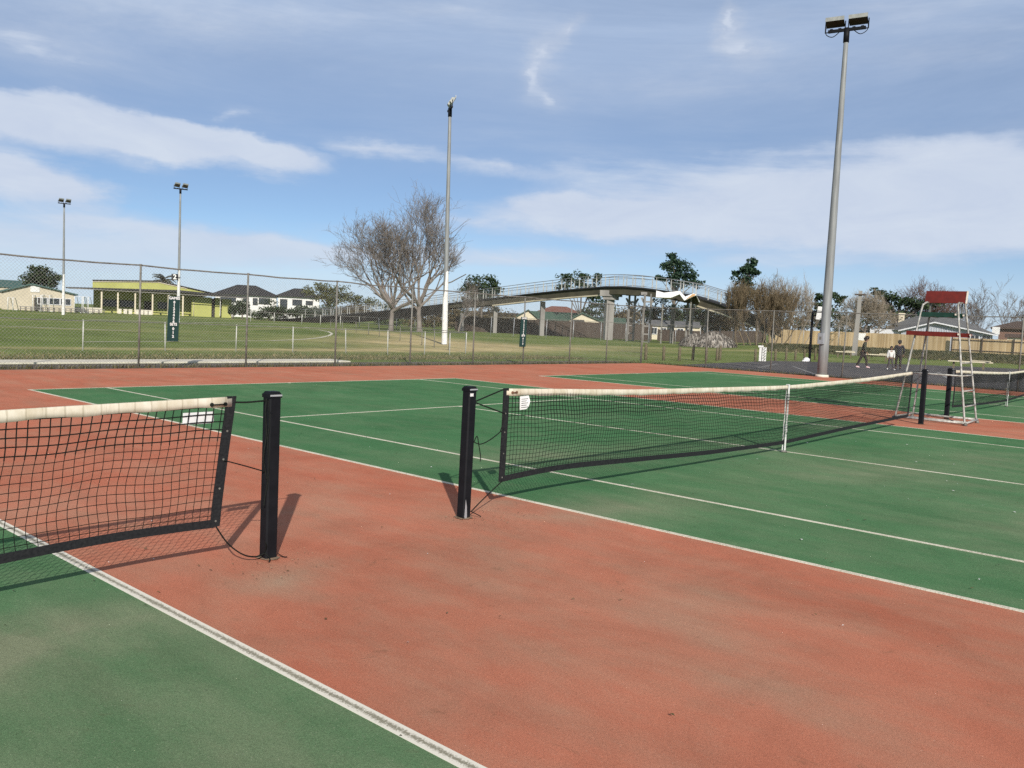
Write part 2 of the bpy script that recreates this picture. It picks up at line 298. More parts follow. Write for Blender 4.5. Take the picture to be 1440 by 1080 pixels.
GREEN_SPOTS = [(2.2, 1.7, 3.4, 1.4, -20, 0.8), (0.4, -0.6, 2.6, 1.0, -15, 0.9), (4.6, -1.4, 4.2, 1.5, -30, 0.62), (5.4, 0.2, 2.0, 2.6, 0, 0.45), (3.4, -3.6, 2.6, 0.8, -25, 0.6),
               (7.5, -2.0, 4.0, 1.6, -25, 0.5), (2.6, -6.0, 3.0, 1.0, -35, 0.4), (9.5, 0.8, 2.0, 1.4, 0, 0.5), (5.5, 11.0, 3.0, 1.2, 0, 0.2),
               (-4.4, -0.5, 1.8, 0.7, 0, 1.0), (-5.0, -2.6, 6.0, 6.0, 0, 0.75), (-4.8, -0.7, 2.2, 0.9, 0, 0.3), (4, -4, 9, 5, -20, 0.35), (18.5, -1.2, 4.5, 1.6, 0, 0.75), (21, 0.5, 3, 1.5, 0, 0.5)]
GREEN_SPOTS = [(x, y, sx, sy, r, w*1.3) for x, y, sx, sy, r, w in GREEN_SPOTS]
ORANGE_SPOTS = [(-2.95, -0.45, 1.1, 0.55, 10, 1.1), (-0.30, -0.45, 1.6, 0.55, -40, 1.0), (-0.2, 0.2, 0.9, 0.5, 0, 0.8), (-1.5, -0.8, 1.6, 0.9, 40, 0.45), (-2.0, -3.0, 2.2, 0.8, 60, 0.42),
                (-1.0, -2.3, 1.4, 0.6, 30, 0.35), (-3.3, 2.2, 1.0, 1.6, 0, 0.45), (12.8, 0.2, 1.6, 1.4, 0, 0.7), (-0.5, -4.5, 2.4, 1.6, 40, 0.6), (-2.2, -2.0, 3.5, 3.5, 0, 0.35), (-1.6, 1.0, 1.6, 1.0, 30, 0.5), (5, 14.5, 6, 1.2, 0, 0.25)]
M['turfgreen'] = turf('green_court_turf', (0.062, 0.176, 0.076), (0.076, 0.198, 0.088), (0.104, 0.218, 0.106), (0.235, 0.270, 0.170), GREEN_SPOTS, 0.30)
M['turforange'] = turf('orange_court_turf', (0.465, 0.152, 0.093), (0.515, 0.184, 0.116), (0.535, 0.216, 0.143), (0.41, 0.285, 0.20), ORANGE_SPOTS, 0.50)

def line_mat():
    m, nt, b = new_mat('worn_white_line')
    n = noise(nt, 90, 5, 0.8); n2 = noise(nt, 1.4, 4)
    f = mth(nt, 'ADD', n.outputs['Fac'], mth(nt, 'MULTIPLY', mth(nt, 'SUBTRACT', n2.outputs['Fac'], 0.5), 0.35))
    r = ramp(nt, f, [(0.38, (0.30, 0.29, 0.20)), (0.54, (0.74, 0.70, 0.58))])
    nt.links.new(r.outputs[0], b.inputs['Base Color']); b.inputs['Roughness'].default_value = 0.9
    return m
M['line'] = line_mat()
def near_line_mat(xc, w):
    m, nt, b = new_mat('line_worn_down_the_middle')
    t = nt.nodes.new('ShaderNodeTexCoord'); s = nt.nodes.new('ShaderNodeSeparateXYZ'); nt.links.new(t.outputs['Object'], s.inputs[0])
    d = mth(nt, 'DIVIDE', mth(nt, 'ABSOLUTE', mth(nt, 'SUBTRACT', s.outputs[0], xc), 0), w/2)   # 0 middle .. 1 edge
    n = noise(nt, 95, 5, 0.85); n2 = noise(nt, 3.0, 6, 0.75)
    f = mth(nt, 'ADD', mth(nt, 'MULTIPLY', d, 0.62), mth(nt, 'MULTIPLY', n.outputs['Fac'], 1.55))
    f = mth(nt, 'ADD', f, mth(nt, 'MULTIPLY', n2.outputs['Fac'], 0.5))
    r = ramp(nt, mth(nt, 'MULTIPLY', f, 0.5), [(0.56, (0.25, 0.235, 0.175)), (0.67, (0.74, 0.71, 0.62))])
    nt.links.new(r.outputs[0], b.inputs['Base Color']); b.inputs['Roughness'].default_value = 0.9
    return m

def field_mat():
    m, nt, b = new_mat('winter_grass')
    big = noise(nt, 0.06, 6, 0.65); med = noise(nt, 0.45, 6, 0.7, stretch=(1, 0.35, 1)); fine = noise(nt, 9, 5, 0.75)
    base = ramp(nt, big.outputs['Fac'], [(0.34, (0.105, 0.152, 0.036)), (0.52, (0.150, 0.195, 0.055)), (0.70, (0.240, 0.255, 0.095))])
    dry = wear_mask(nt, [(34, 38, 22, 13, 45, 2.2), (48, 57, 34, 8, 62, 2.0), (26, 28.4, 22, 4.2, 8, 2.0), (10, 27.2, 26, 1.8, 0, 1.2), (42, 33, 22, 8, -20, 1.4), (55, 36, 22, 6, -10, 0.9), (70, 30, 20, 6, -20, 0.8), (16, 50, 16, 1.2, -15, 1.1), (40, 66, 18, 2, 40, 1.0),
                         (22, 110, 60, 5, 20, 0.8), (75, 130, 40, 8, -10, 0.9), (10, 70, 40, 3, 10, 0.5)])
    c = mixc(nt, mth(nt, 'MULTIPLY', dry, mth(nt, 'ADD', med.outputs['Fac'], 0.15), True), base.outputs[0], (0.47, 0.39, 0.20))
    c = mixc(nt, 1.0, c, ramp(nt, med.outputs['Fac'], [(0.25, 0.62), (0.5, 1.0), (0.78, 1.3)]).outputs[0], 'MULTIPLY')
    c = mixc(nt, 1.0, c, ramp(nt, fine.outputs['Fac'], [(0.25, 0.6), (0.5, 1.0), (0.78, 1.4)]).outputs[0], 'MULTIPLY')
    nt.links.new(c, b.inputs['Base Color']); b.inputs['Roughness'].default_value = 1.0; b.inputs['Specular IOR Level'].default_value = 0.05
    bump(nt, b, fine.outputs['Fac'], 0.6, 0.05)
    return m
M['field'] = field_mat()
M['bankgrass'] = mat('rough_bank_grass', (0.050, 0.062, 0.026), (0.115, 0.095, 0.055), 0.5, 1.0, bmp=0.5, lo=0.3, hi=0.7, spec=0.05)

# ------------------------------------------------------------------ mesh tools
def origin(o):
    v = Vector((0, 0, 0))
    while o is not None:
        v += o.location; o = o.parent
    return v
class MB:
    def __init__(s): s.v = []; s.f = []; s.smooth = []
    def add(s, vs, fs, sm=False):
        k = len(s.v); s.v += [tuple(map(float, v)) for v in vs]; s.f += [tuple(i+k for i in f) for f in fs]; s.smooth += [sm]*len(fs); return s
    def box(s, c, d, rz=0.0, rx=0.0, ry=0.0, taper=1.0):
        m = Matrix.Rotation(rz, 3, 'Z') @ Matrix.Rotation(ry, 3, 'Y') @ Matrix.Rotation(rx, 3, 'X')
        vs = []
        for z in (-1, 1):
            for x, y in ((-1, -1), (1, -1), (1, 1), (-1, 1)):
                k = taper if z > 0 else 1.0
                vs.append(m @ Vector((x*d[0]/2*k, y*d[1]/2*k, z*d[2]/2))+Vector(c))
        return s.add(vs, [(3, 2, 1, 0), (4, 5, 6, 7), (0, 1, 5, 4), (1, 2, 6, 5), (2, 3, 7, 6), (3, 0, 4, 7)])
    def bar(s, a, b, w, h=None, up=(0, 0, 1)):
        """rectangular bar from a to b"""
        a = Vector(a); b = Vector(b); d = (b-a).normalized(); u = Vector(up)
        if abs(d.dot(u)) > 0.98: u = Vector((1, 0, 0))
        sx = d.cross(u).normalized(); sy = sx.cross(d).normalized(); h = w if h is None else h
        vs = [p+sx*i*w/2+sy*j*h/2 for p in (a, b) for i, j in ((-1, -1), (1, -1), (1, 1), (-1, 1))]
        return s.add(vs, [(0, 1, 2, 3), (7, 6, 5, 4), (0, 4, 5, 1), (1, 5, 6, 2), (2, 6, 7, 3), (3, 7, 4, 0)])
    def tube(s, pts, r, n=6, caps=True, sm=True):
        pts = [Vector(p) for p in pts]; k = len(pts)
        rs = list(r) if isinstance(r, (list, tuple)) else [r]*k
        vs = []; prev = None
        for i, p in enumerate(pts):
            d = (pts[min(i+1, k-1)]-pts[max(i-1, 0)])
            d = d.normalized() if d.length > 1e-9 else Vector((0, 0, 1))
            if prev is None:
                u = Vector((0, 0, 1)) if abs(d.z) < 0.9 else Vector((1, 0, 0))
                a = d.cross(u).normalized()
            else:
                a = prev-d*prev.dot(d); a = a.normalized() if a.length > 1e-6 else d.orthogonal().normalized()
            prev = a; b = d.cross(a)
            for j in range(n):
                t = 2*math.pi*j/n; vs.append(p+(a*math.cos(t)+b*math.sin(t))*rs[i])
        fs = [(i*n+j, i*n+(j+1) % n, (i+1)*n+(j+1) % n, (i+1)*n+j) for i in range(k-1) for j in range(n)]
        s.add(vs, fs, sm)
        if caps and n > 2:
            b0 = len(s.v)-k*n
            s.f += [tuple(b0+j for j in range(n))[::-1], tuple(b0+(k-1)*n+j for j in range(n))]; s.smooth += [False, False]
        return s
    def prism(s, poly, axis, a, b):
        """poly 2D, extruded along axis from a to b ('x': poly is y,z; 'y': poly is x,z; 'z': poly is x,y)"""
        n = len(poly)
        def P(q, t): return {'x': (t, q[0], q[1]), 'y': (q[0], t, q[1]), 'z': (q[0], q[1], t)}[axis]
        vs = [P(q, a) for q in poly]+[P(q, b) for q in poly]
        return s.add(vs, [tuple(range(n))[::-1], tuple(range(n, 2*n))]+[(i, (i+1) % n, n+(i+1) % n, n+i) for i in range(n)])
    def sphere(s, c, r, n=12, m=8, top=1.0, bot=-1.0):
        r = (r, r, r) if isinstance(r, (int, float)) else r; vs = []; fs = []
        for i in range(m+1):
            t = math.asin(bot+(top-bot)*i/m) if False else math.asin(bot)+(math.asin(top)-math.asin(bot))*i/m
            for j in range(n):
                a = 2*math.pi*j/n; vs.append((c[0]+r[0]*math.cos(t)*math.cos(a), c[1]+r[1]*math.cos(t)*math.sin(a), c[2]+r[2]*math.sin(t)))
        for i in range(m):
            for j in range(n): fs.append((i*n+j, i*n+(j+1) % n, (i+1)*n+(j+1) % n, (i+1)*n+j))
        return s.add(vs, fs, True)
    def build(s, name, m, parent=None, world=True, at0=None):
        me = bpy.data.meshes.new(name); off = Vector((0, 0, 0))
        if at0 is not None: pass
        elif parent is not None and world: off = origin(parent)
        a = np.array(s.v, dtype=float).reshape(-1, 3)-np.array(off)
        me.from_pydata(a.tolist(), [], s.f); me.materials.append(m)
        me.polygons.foreach_set('use_smooth', s.smooth); me.update()
        o = bpy.data.objects.new(name, me); COL.objects.link(o)
        if parent is not None: o.parent = parent
        if at0 is not None: o.location = at0
        return o
def build_quads(name, V, m, parent=None, local=False):
    """V: (n,4,3) numpy world coords of loose quads"""
    n = len(V); me = bpy.data.meshes.new(name)
    a = V.reshape(-1, 3)
    if parent is not None and not local: a = a-np.array(origin(parent))
    me.vertices.add(4*n); me.vertices.foreach_set('co', a.astype(np.float32).ravel())
    me.loops.add(4*n); me.loops.foreach_set('vertex_index', np.arange(4*n, dtype=np.int32))
    me.polygons.add(n); me.polygons.foreach_set('loop_start', np.arange(0, 4*n, 4, dtype=np.int32))
    try: me.polygons.foreach_set('loop_total', np.full(n, 4, dtype=np.int32))
    except Exception: pass
    me.materials.append(m); me.update(); me.validate()
    o = bpy.data.objects.new(name, me); COL.objects.link(o)
    if parent is not None: o.parent = parent
    return o
def tag(o, label=None, cat=None, group=None, kind=None):
    if label: o['label'] = label
    if cat: o['category'] = cat
    if group: o['group'] = group
    if kind: o['kind'] = kind
    return o
def thing(name, loc, label, cat, group=None, rz=0.0):
    o = bpy.data.objects.new(name, None); COL.objects.link(o); o.location = loc; o.rotation_euler = (0, 0, rz)
    o.empty_display_size = 0.2
    return tag(o, label, cat, group)
def copy_tree(o, parent=None):
    c = o.copy(); COL.objects.link(c); c.parent = parent
    for ch in [q for q in bpy.data.objects if q.parent == o]: copy_tree(ch, c)
    return c
def text_mesh(name, txt, size, m, parent, loc, rot=(R_(90), 0, 0), bold=0.0, depth=0.004):
    cu = bpy.data.curves.new('t', 'FONT'); cu.body = txt; cu.size = size; cu.align_x = 'CENTER'; cu.align_y = 'CENTER'
    cu.extrude = depth; cu.offset = bold; cu.resolution_u = 3
    to = bpy.data.objects.new('t', cu); COL.objects.link(to)
    me = bpy.data.meshes.new_from_object(to.evaluated_get(bpy.context.evaluated_depsgraph_get()))
    bpy.data.objects.remove(to); bpy.data.curves.remove(cu)
    me.name = name; me.materials.clear(); me.materials.append(m)
    o = bpy.data.objects.new(name, me); COL.objects.link(o); o.parent = parent; o.location = loc; o.rotation_euler = rot
    return o

# ------------------------------------------------------------------ terrain: flat sports ground, low terrace to the right behind
def sstep(t): t = min(1, max(0, t)); return t*t*(3-2*t)
def terrain(x, y):
    d = math.hypot(x-CAM[0], y-CAM[1]); a = math.degrees(math.atan2(x-CAM[0], y-CAM[1]))
    k = sstep((a-60)/8.0)
    return -0.03+k*(0.10*sstep((d-66)/12)+0.52*sstep((d-84)/14))
def make_ground():
    mb = MB(); rings = [0, 4, 10, 20, 30, 40, 50, 60, 66, 70, 74, 78, 82, 85, 88, 91, 94, 97, 100, 106, 115, 130, 150, 180, 220, 280, 400, 700, 1300, 2600]
    n = 144; vs = []; fs = []
    for r in rings:
        for j in range(n):
            a = 2*math.pi*j/n; x = CAM[0]+r*math.sin(a); y = CAM[1]+r*math.cos(a); vs.append((x, y, terrain(x, y)))
    for i in range(len(rings)-1):
        for j in range(n): fs.append((i*n+j, i*n+(j+1) % n, (i+1)*n+(j+1) % n, (i+1)*n+j))
    mb.add(vs, fs, True); return mb.build('ground', M['field'])
g = make_ground(); tag(g, kind='structure')
def flat(name, polys, z, m, skirt=0.0):
    mb = MB()
    for p in polys:
        n = len(p); mb.add([(x, y, z) for x, y in p]+[(x, y, z-skirt) for x, y in p], [tuple(range(n))]+([(i, (i+1) % n, n+(i+1) % n, n+i) for i in range(n)] if skirt else []))
    return tag(mb.build(name, m), kind='structure')
def rect(x0, y0, x1, y1): return [(x0, y0), (x1, y0), (x1, y1), (x0, y1)]

X0, X1, HALF = 0.0, 10.97, 11.885          # middle court; neighbours share its net line
AX1 = -3.66; AX0 = AX1-10.97
CX0 = 14.63; CX1 = CX0+10.97
flat('court_surround', [rect(-22, -24, 28.55, 16.75)], 0.0, M['turforange'])
flat('court_surface', [rect(X0, -HALF, X1, HALF), rect(AX0, -HALF, AX1, HALF), rect(CX0, -HALF, CX1, HALF)], 0.002, M['turfgreen'])
LW = 0.05
def court_lines(x0, x1, skip_right=False):
    L = [rect(x0, -HALF, x0+LW, HALF)]
    if not skip_right: L.append(rect(x1-LW, -HALF, x1, HALF))
    L += [rect(x0+LW, HALF-LW, x1-LW, HALF), rect(x0+LW, -HALF, x1-LW, -HALF+LW)]
    a, b = x0+1.372, x1-1.372
    L += [rect(a, -HALF+LW, a+LW, HALF-LW), rect(b-LW, -HALF+LW, b, HALF-LW)]
    L += [rect(a+LW, 6.4-LW, b-LW, 6.4), rect(a+LW, -6.4, b-LW, -6.4+LW)]
    c = (x0+x1)/2; L += [rect(c-LW/2, -6.4+LW, c+LW/2, 6.4-LW), rect(c-LW/2, HALF-LW-0.1, c+LW/2, HALF-LW)]
    return L
flat('court_lines', court_lines(X0, X1)+court_lines(AX0, AX1, True)+court_lines(CX0, CX1), 0.004, M['line'], 0.0035)
NLW = 0.070
flat('court_line', [rect(AX1-NLW/2-0.03, -HALF, AX1+NLW/2-0.03, HALF)], 0.004, near_line_mat(AX1-0.03, NLW), 0.0035)
flat('dirt_strip', [rect(-40, 16.75, 28.75, 18.75), [(28.55, 16.75), (28.55, -24), (29.1, -24), (29.1, 16.75)]], -0.012, M['dirt'])
pm = MB(); pm.box((-13.5, 19.65, -0.045), (53, 1.15, 0.12)); tag(pm.build('path', M['concrete']), kind='structure')
flat('car_park', [[(29.1, 15.4), (37, 16.6), (44.7, 17.6), (50, 16.0), (58, 12.5), (63, 8.8), (66, 3.5), (68, -8), (70, -30), (29.1, -30)]], 0.0, M['asphalt'])
flat('car_park_lines', [[(30, 9.2), (38, 13.6), (38.1, 13.5), (30.1, 9.1)], [(33, 13.2), (40, 15.3), (40.1, 15.2), (33.1, 13.1)], [(36, 5.5), (44, 8.0), (44.1, 7.85), (36.1, 5.35)]], 0.004, M['lot_line'])
# playing field markings
def strip(pts, w):
    q = []
    for i in range(len(pts)-1):
        a = Vector(pts[i]); b = Vector(pts[i+1]); d = (b-a).normalized(); nrm = Vector((-d.y, d.x))*w/2
        q.append([tuple(a-nrm), tuple(b-nrm), tuple(b+nrm), tuple(a+nrm)])
    return q
def gp(x, y): p = ground_at(x, y, -0.03); return (p[0], p[1])
arc = [gp(x, y) for x, y in ((118, 481), (200, 480.5), (300, 480), (380, 479.3), (425, 477.5), (450, 475), (463, 472), (467, 469.5), (462, 466.5), (448, 464), (425, 462), (395, 460.6))]
fm = flat('field_lines', strip(arc, 0.22)+strip([gp(0, 458.5), gp(90, 462), gp(185, 465.5)], 0.45)+strip([gp(120, 449), gp(250, 453), gp(420, 456)], 0.8), -0.018, M['line'])

# ------------------------------------------------------------------ net posts
def net_post(x, y, h, label, hook=1, tilt=(0, 0)):
    t = thing('net_post', (x, y, 0), label, 'net post', 'black steel net posts')
    mb = MB(); w = 0.043; ch = 0.010; tx, ty = tilt
    ring = [(w, -w+ch), (w, w-ch), (w-ch, w), (-w+ch, w), (-w, w-ch), (-w, -w+ch), (-w+ch, -w), (w-ch, -w)]
    vs = [(x+a, y+b, -0.02) for a, b in ring]+[(x+a+tx, y+b+ty, h-0.035) for a, b in ring]+[(x+a*0.86+tx, y+b*0.86+ty, h-0.028) for a, b in ring]
    mb.add(vs, [(i, (i+1) % 8, 8+(i+1) % 8, 8+i) for i in range(8)]+[(8+i, 8+(i+1) % 8, 16+(i+1) % 8, 16+i) for i in range(8)]+[tuple(range(16, 24))])
    mb.build('post_tube', M['black'], t)
    c = MB(); c.box((x+tx, y+ty, h-0.024), (0.091, 0.091, 0.024)); c.box((x+tx, y+ty, h-0.004), (0.084, 0.084, 0.016), taper=0.78); c.build('cap', M['black'], t)
    p = MB(); p.bar((x+tx-0.044, y+ty-0.0465, h-0.020), (x+tx+0.044, y+ty-0.0465, h-0.020), 0.003, 0.011); p.build('cap_strip', M['galv'], t)
    bl = MB(); bl.tube([(x+hook*0.03+tx*.94, y-0.046+ty*.94, h-0.13), (x+hook*0.03+tx*.94, y-0.036+ty*.94, h-0.13)], 0.008, 8)
    bl.build('bolt', M['black'], t)
    bl = MB(); bl.tube([(x-0.01, y-0.046, 0.52), (x-0.01, y-0.036, 0.52)], 0.006, 8); bl.build('bolt', M['black'], t)
    sl = MB()
    rng = random.Random(int(x*100)); seg = 22
    rr = [0.066+rng.uniform(-0.012, 0.022) for _ in range(seg)]
    sl.add([(x, y, 0.012)]+[(x+rr[i]*math.cos(6.2832*i/seg), y+rr[i]*math.sin(6.2832*i/seg), 0.006) for i in range(seg)], [(0, 1+i, 1+(i+1) % seg) for i in range(seg)])
    sl.build('footing', M['sand'], t)
    return t
PA = net_post(-2.745, 0.0, 1.09, 'black net post at left of the gap, nearest the camera, with loose cord hanging down', -1)
PB = net_post(-0.914, 0.0, 1.075, 'black net post with small white sticker near its top and scraped bare foot', 1, (0.012, 0.0))
PB2 = net_post(11.884, 0.0, 1.075, 'black net post in front of the umpire chair, at far end of the long net', -1)
PC = net_post(13.73, 0.0, 1.075, 'black net post enclosed by the umpire chair legs, where the farthest net starts', 1)
st = MB(); st.box((-0.914-0.020+0.012, -0.0445, 1.012), (0.036, 0.003, 0.024)); st.build('sticker', M['paper'], PB)
st = MB()
#, (-0.914-0.0445, -0.028+0.034, 0.01), (-0.914-0.0440, 0.0, 0.10), (-0.914-0.044, -0.018, 0.14)], [(0, 1, 2, 3)][::-1])
st.add([(-0.914-0.036, -0.0445, 0.008), (-0.914-0.004, -0.0445, 0.008), (-0.914-0.010, -0.0442, 0.10), (-0.914-0.026, -0.0442, 0.165)], [(0, 1, 2, 3)]); st.build('bare_patch', M['galv'], PB)

# ------------------------------------------------------------------ nets
def interp(tab, x):
    xs = [a for a, _ in tab]; ys = [b for _, b in tab]; return float(np.interp(x, xs, ys))
def smooth_tab(tab, n=60):
    xs = np.linspace(tab[0][0], tab[-1][0], n); ys = np.interp(xs, [a for a, _ in tab], [b for _, b in tab])
    for _ in range(3): ys[1:-1] = (ys[:-2]+2*ys[1:-1]+ys[2:])/4
    return list(zip(xs, ys))
def tennis_net(label, x0, x1, top, bot, lean0=0.0, lean1=0.0, strap_x=None, seed=1, col=0.046, r1=0.0022, r2=0.0036, nr=18, tape_w=0.060):
    """net hung along x from x0 to x1; lean shifts the bottom corners"""
    rng = random.Random(seed)
    t = thing('tennis_net', ((x0+x1)/2, 0, 0), label, 'net', 'tennis nets along the net line')
    top = smooth_tab(top); bot = smooth_tab(bot)
    ph = [rng.uniform(0, 6.28) for _ in range(6)]
    def off(s): return lean0*(1-s)+lean1*s
    def P(s, q):            # s 0..1 along, q 0 top .. 1 bottom
        x = x0+(x1-x0)*s; zt = interp(top, x); zb = interp(bot, x); L = x1-x0
        ef = min(1.0, s*L/0.5, (1-s)*L/0.5)
        xo = off(s)*q+(0.010*math.sin(q*9+s*L*2.1+ph[0])*q+0.006*math.sin(q*15+s*L*6+ph[3]))*ef
        yo = 0.25*ef*0.0+(0.3+0.7*ef)*0.035*math.sin(s*L*1.3+ph[1])*math.sin(q*3.0)+ef*0.02*math.sin(s*L*3.7+ph[2])*q*(1-q)*2
        zo = 0.007*math.sin(s*L*5.0+q*6+ph[4])*math.sin(q*3.14)+0.006*math.sin(s*L*11+ph[5])*math.sin(q*3.14)
        return Vector((x+xo, yo, zt+(zb-zt)*q+zo))
    L = x1-x0; nc = int(L/col)
    mb = MB()
    for i in range(1, nc):
        s = i/nc+rng.uniform(-0.06, 0.06)/nc
        mb.tube([P(s, q/12*0.34) for q in range(0, 13, 3)], r2, 3, False); mb.tube([P(s, 0.34+q/10*0.66) for q in range(11)], r1, 3, False)
    for j in range(1, nr):
        q = j/nr; mb.tube([P(k/(nc), q) for k in range(nc+1)], r2 if q < 0.35 else r1, 3, False)
    mb.build('netting', M['cord'], t)
    # headband: a folded tape with thickness
    hb = MB(); n = int(L/0.11); vs = []
    for i in range(n+1):
        s = i/n; p = P(s, 0); zt = p.z+0.012; w = tape_w+0.004*math.sin(i*1.7)+rng.uniform(-.002, .002)
        ty = 0.0065+rng.uniform(-.0012, .0012)
        for (dy, dz) in ((-ty, -w), (-ty*1.1, -w*0.5), (-ty*0.8, -0.008), (0, 0), (ty*0.8, -0.008), (ty*1.1, -w*0.5), (ty, -w)):
            vs.append((p.x, p.y+dy, zt+dz))
    k = 7; fs = [(i*k+j, (i+1)*k+j, (i+1)*k+j+1, i*k+j+1) for i in range(n) for j in range(k-1)]+[(i*k+k-1, (i+1)*k+k-1, (i+1)*k, i*k) for i in range(n)]
    fs += [tuple(range(k)), tuple(range(n*k, n*k+k))[::-1]]
    hb.add(vs, fs, True); hb.build('headband', M['tape'], t)
    def band(name, pts, w, th, m):
        b = MB(); vs = []
        for a, d in pts:     # point, width direction
            for sgn, yy in ((-1, -th), (1, -th), (1, th), (-1, th)): vs.append((a.x+d.x*w/2*sgn, a.y+yy, a.z+d.z*w/2*sgn))
        n_ = len(pts); fs = [(i*4+j, i*4+(j+1) % 4, (i+1)*4+(j+1) % 4, (i+1)*4+j) for i in range(n_-1) for j in range(4)]+[(3, 2, 1, 0), tuple(n_*4-4+i for i in range(4))]
        b.add(vs, fs); return b.build(name, m, t)
    band('bottom_band', [(P(i/60, 1.0), Vector((0, 0, 1))) for i in range(61)], 0.050, 0.004, M['blackband'])
    for s0 in (0.0, 1.0):
        pts = [(P(s0, q/8)+Vector((0, 0, 0.014 if q == 0 else (-0.02 if q == 8 else 0))), Vector((1, 0, 0))) for q in range(9)]
        es = band('end_strap', pts, 0.062, 0.006, M['blackband'])
        for q in (0.26, 0.48, 0.72, 0.98):
            p = P(s0, q); ey = MB(); ey.tube([(p.x, p.y-0.0085, p.z), (p.x, p.y-0.006, p.z)], 0.0065, 10); ey.build('eyelet', M['galv_dark'], es)
    if strap_x is not None:
        s = (strap_x-x0)/L; p = P(s, 0); c = MB()
        c.box((p.x, p.y-0.016, (p.z+0.02)/2+0.0), (0.045, 0.004, p.z+0.016)); c.box((p.x, p.y+0.016, (p.z+0.02)/2), (0.045, 0.004, p.z+0.016)); c.box((p.x, p.y, p.z+0.022), (0.05, 0.036, 0.006))
        c.box((p.x, p.y-0.02, 0.30), (0.055, 0.006, 0.03))
        c.build('centre_strap', M['white'], t)
        a = MB(); a.tube([(p.x, p.y, 0.006), (p.x, p.y, 0.03)], [0.05, 0.03], 12); a.build('ground_anchor', M['galv_dark'], t)
    return t, P
def rope(name, pts, r, parent, m='cord', sub=6):
    """smooth rope through the points"""
    P = [Vector(p) for p in pts]; out = []
    for i in range(len(P)-1):
        p0 = P[max(i-1, 0)]; p1 = P[i]; p2 = P[i+1]; p3 = P[min(i+2, len(P)-1)]
        for k in range(sub):
            u = k/sub; out.append(0.5*((2*p1)+(p2-p0)*u+(2*p0-5*p1+4*p2-p3)*u*u+(3*p1-p0-3*p2+p3)*u**3))
    out.append(P[-1]); b = MB(); b.tube(out, r, 6); return b.build(name, M[m], parent)

NB, PBf = tennis_net('long tennis net across the middle, white notice near its left end', -0.455, 11.08,
    [(-0.455, 1.036), (1.65, 0.966), (5.4, 0.912), (8.5, 0.955), (11.08, 1.028)],
    [(-0.455, 0.27), (0.0, 0.292), (0.49, 0.295), (0.95, 0.275), (3.3, 0.181), (5.34, 0.14), (8.1, 0.185), (11.08, 0.215)], -0.010, -0.10, 5.40, 3, col=0.043, nr=20)
NA, PAf = tennis_net('nearest tennis net at left edge, with leaning end strap beside the post', -14.6, -3.035,
    [(-14.6, 1.03), (-9, 0.93), (-6, 0.985), (-4.33, 1.036), (-3.035, 1.058)],
    [(-14.6, 0.22), (-9, 0.16), (-6, 0.22), (-4.33, 0.272), (-3.9, 0.299), (-3.5, 0.300), (-3.035, 0.285)], 0.1, -0.095, None, 8, col=0.052, r1=0.0024, r2=0.0040, nr=16)
NC, PCf = tennis_net('farthest tennis net at right edge behind the umpire chair, with white centre strap', 14.15, 26.0,
    [(14.15, 1.02), (17, 0.95), (19.6, 0.90), (22, 0.93), (26, 1.03)], [(14.15, 0.25), (17, 0.19), (19.6, 0.17), (22, 0.24), (26, 0.28)], 0.0, 0.0, 19.62, 5)
# notices tied in the mesh, hooks and cords
nt_ = MB(); nt_.add([(-0.29, -0.020, 0.975), (-0.175, -0.020, 0.980), (-0.160, -0.026, 0.93), (-0.170, -0.022, 0.885), (-0.20, -0.022, 0.862), (-0.285, -0.020, 0.858)], [(0, 5, 4, 3, 2, 1)])
nt_.add([(-0.29, -0.017, 0.975), (-0.175, -0.017, 0.980), (-0.160, -0.023, 0.93), (-0.170, -0.019, 0.885), (-0.20, -0.019, 0.862), (-0.285, -0.017, 0.858)], [(0, 1, 2, 3, 4, 5)])
nB = nt_.build('notice', M['paper'], NB)
tl = MB()
for k in range(5): tl.bar((-0.275, -0.0235-0.0005*k, 0.952-0.018*k), (-0.275+0.09-0.02*(k % 2), -0.0245-0.0005*k, 0.954-0.018*k), 0.001, 0.0035)
tl.build('print', M['galv_dark'], nB)
nt_ = MB(); nt_.box((-3.245, 0.014, 0.945), (0.20, 0.003, 0.072), rx=R_(4)); nt_.build('notice', M['paper'], NA)
hk = MB()
for xx in (-0.385, -0.33): hk.tube([(xx, -0.017, 1.012), (xx, -0.010, 1.012)], 0.012, 10)
hk.tube([(-0.385, -0.016, 1.012), (-0.33, -0.016, 1.012)], 0.005, 6); hk.build('hook', M['rust'], NB)
hk = MB()
for xx in (-3.175, -3.085): hk.tube([(xx, -0.020, 1.026), (xx, -0.012, 1.026)], 0.012, 10)
hk.tube([(-3.175, -0.019, 1.026), (-3.085, -0.019, 1.026)], 0.004, 6); hk.build('hook', M['cord'], NA)
# cords of the near net
ax = -2.745
rope('cord', [(-3.035, 0, 1.035), (-2.93, 0, 1.03), (-2.79, -0.01, 1.036)], 0.006, NA)
rope('cord', [(-2.80, -0.02, 1.05), (-2.81, -0.03, 0.96), (-2.80, -0.03, 0.82), (-2.82, -0.035, 0.68), (-2.80, -0.03, 0.58), (-2.79, -0.03, 0.53)], 0.005, NA)
rope('cord', [(-2.795, -0.03, 1.04), (-2.785, -0.04, 0.9), (-2.80, -0.045, 0.78), (-2.785, -0.045, 0.62), (-2.79, -0.04, 0.50), (-2.805, -0.04, 0.42), (-2.815, -0.045, 0.36)], 0.004, NA)
rope('cord', [(-3.08, -0.005, 0.675), (-2.93, -0.01, 0.625), (-2.79, -0.01, 0.575)], 0.0045, NA)
rope('cord', [(-3.125, -0.006, 0.265), (-3.05, -0.02, 0.15), (-2.95, -0.03, 0.065), (-2.86, -0.035, 0.035), (-2.79, -0.03, 0.045)], 0.005, NA)
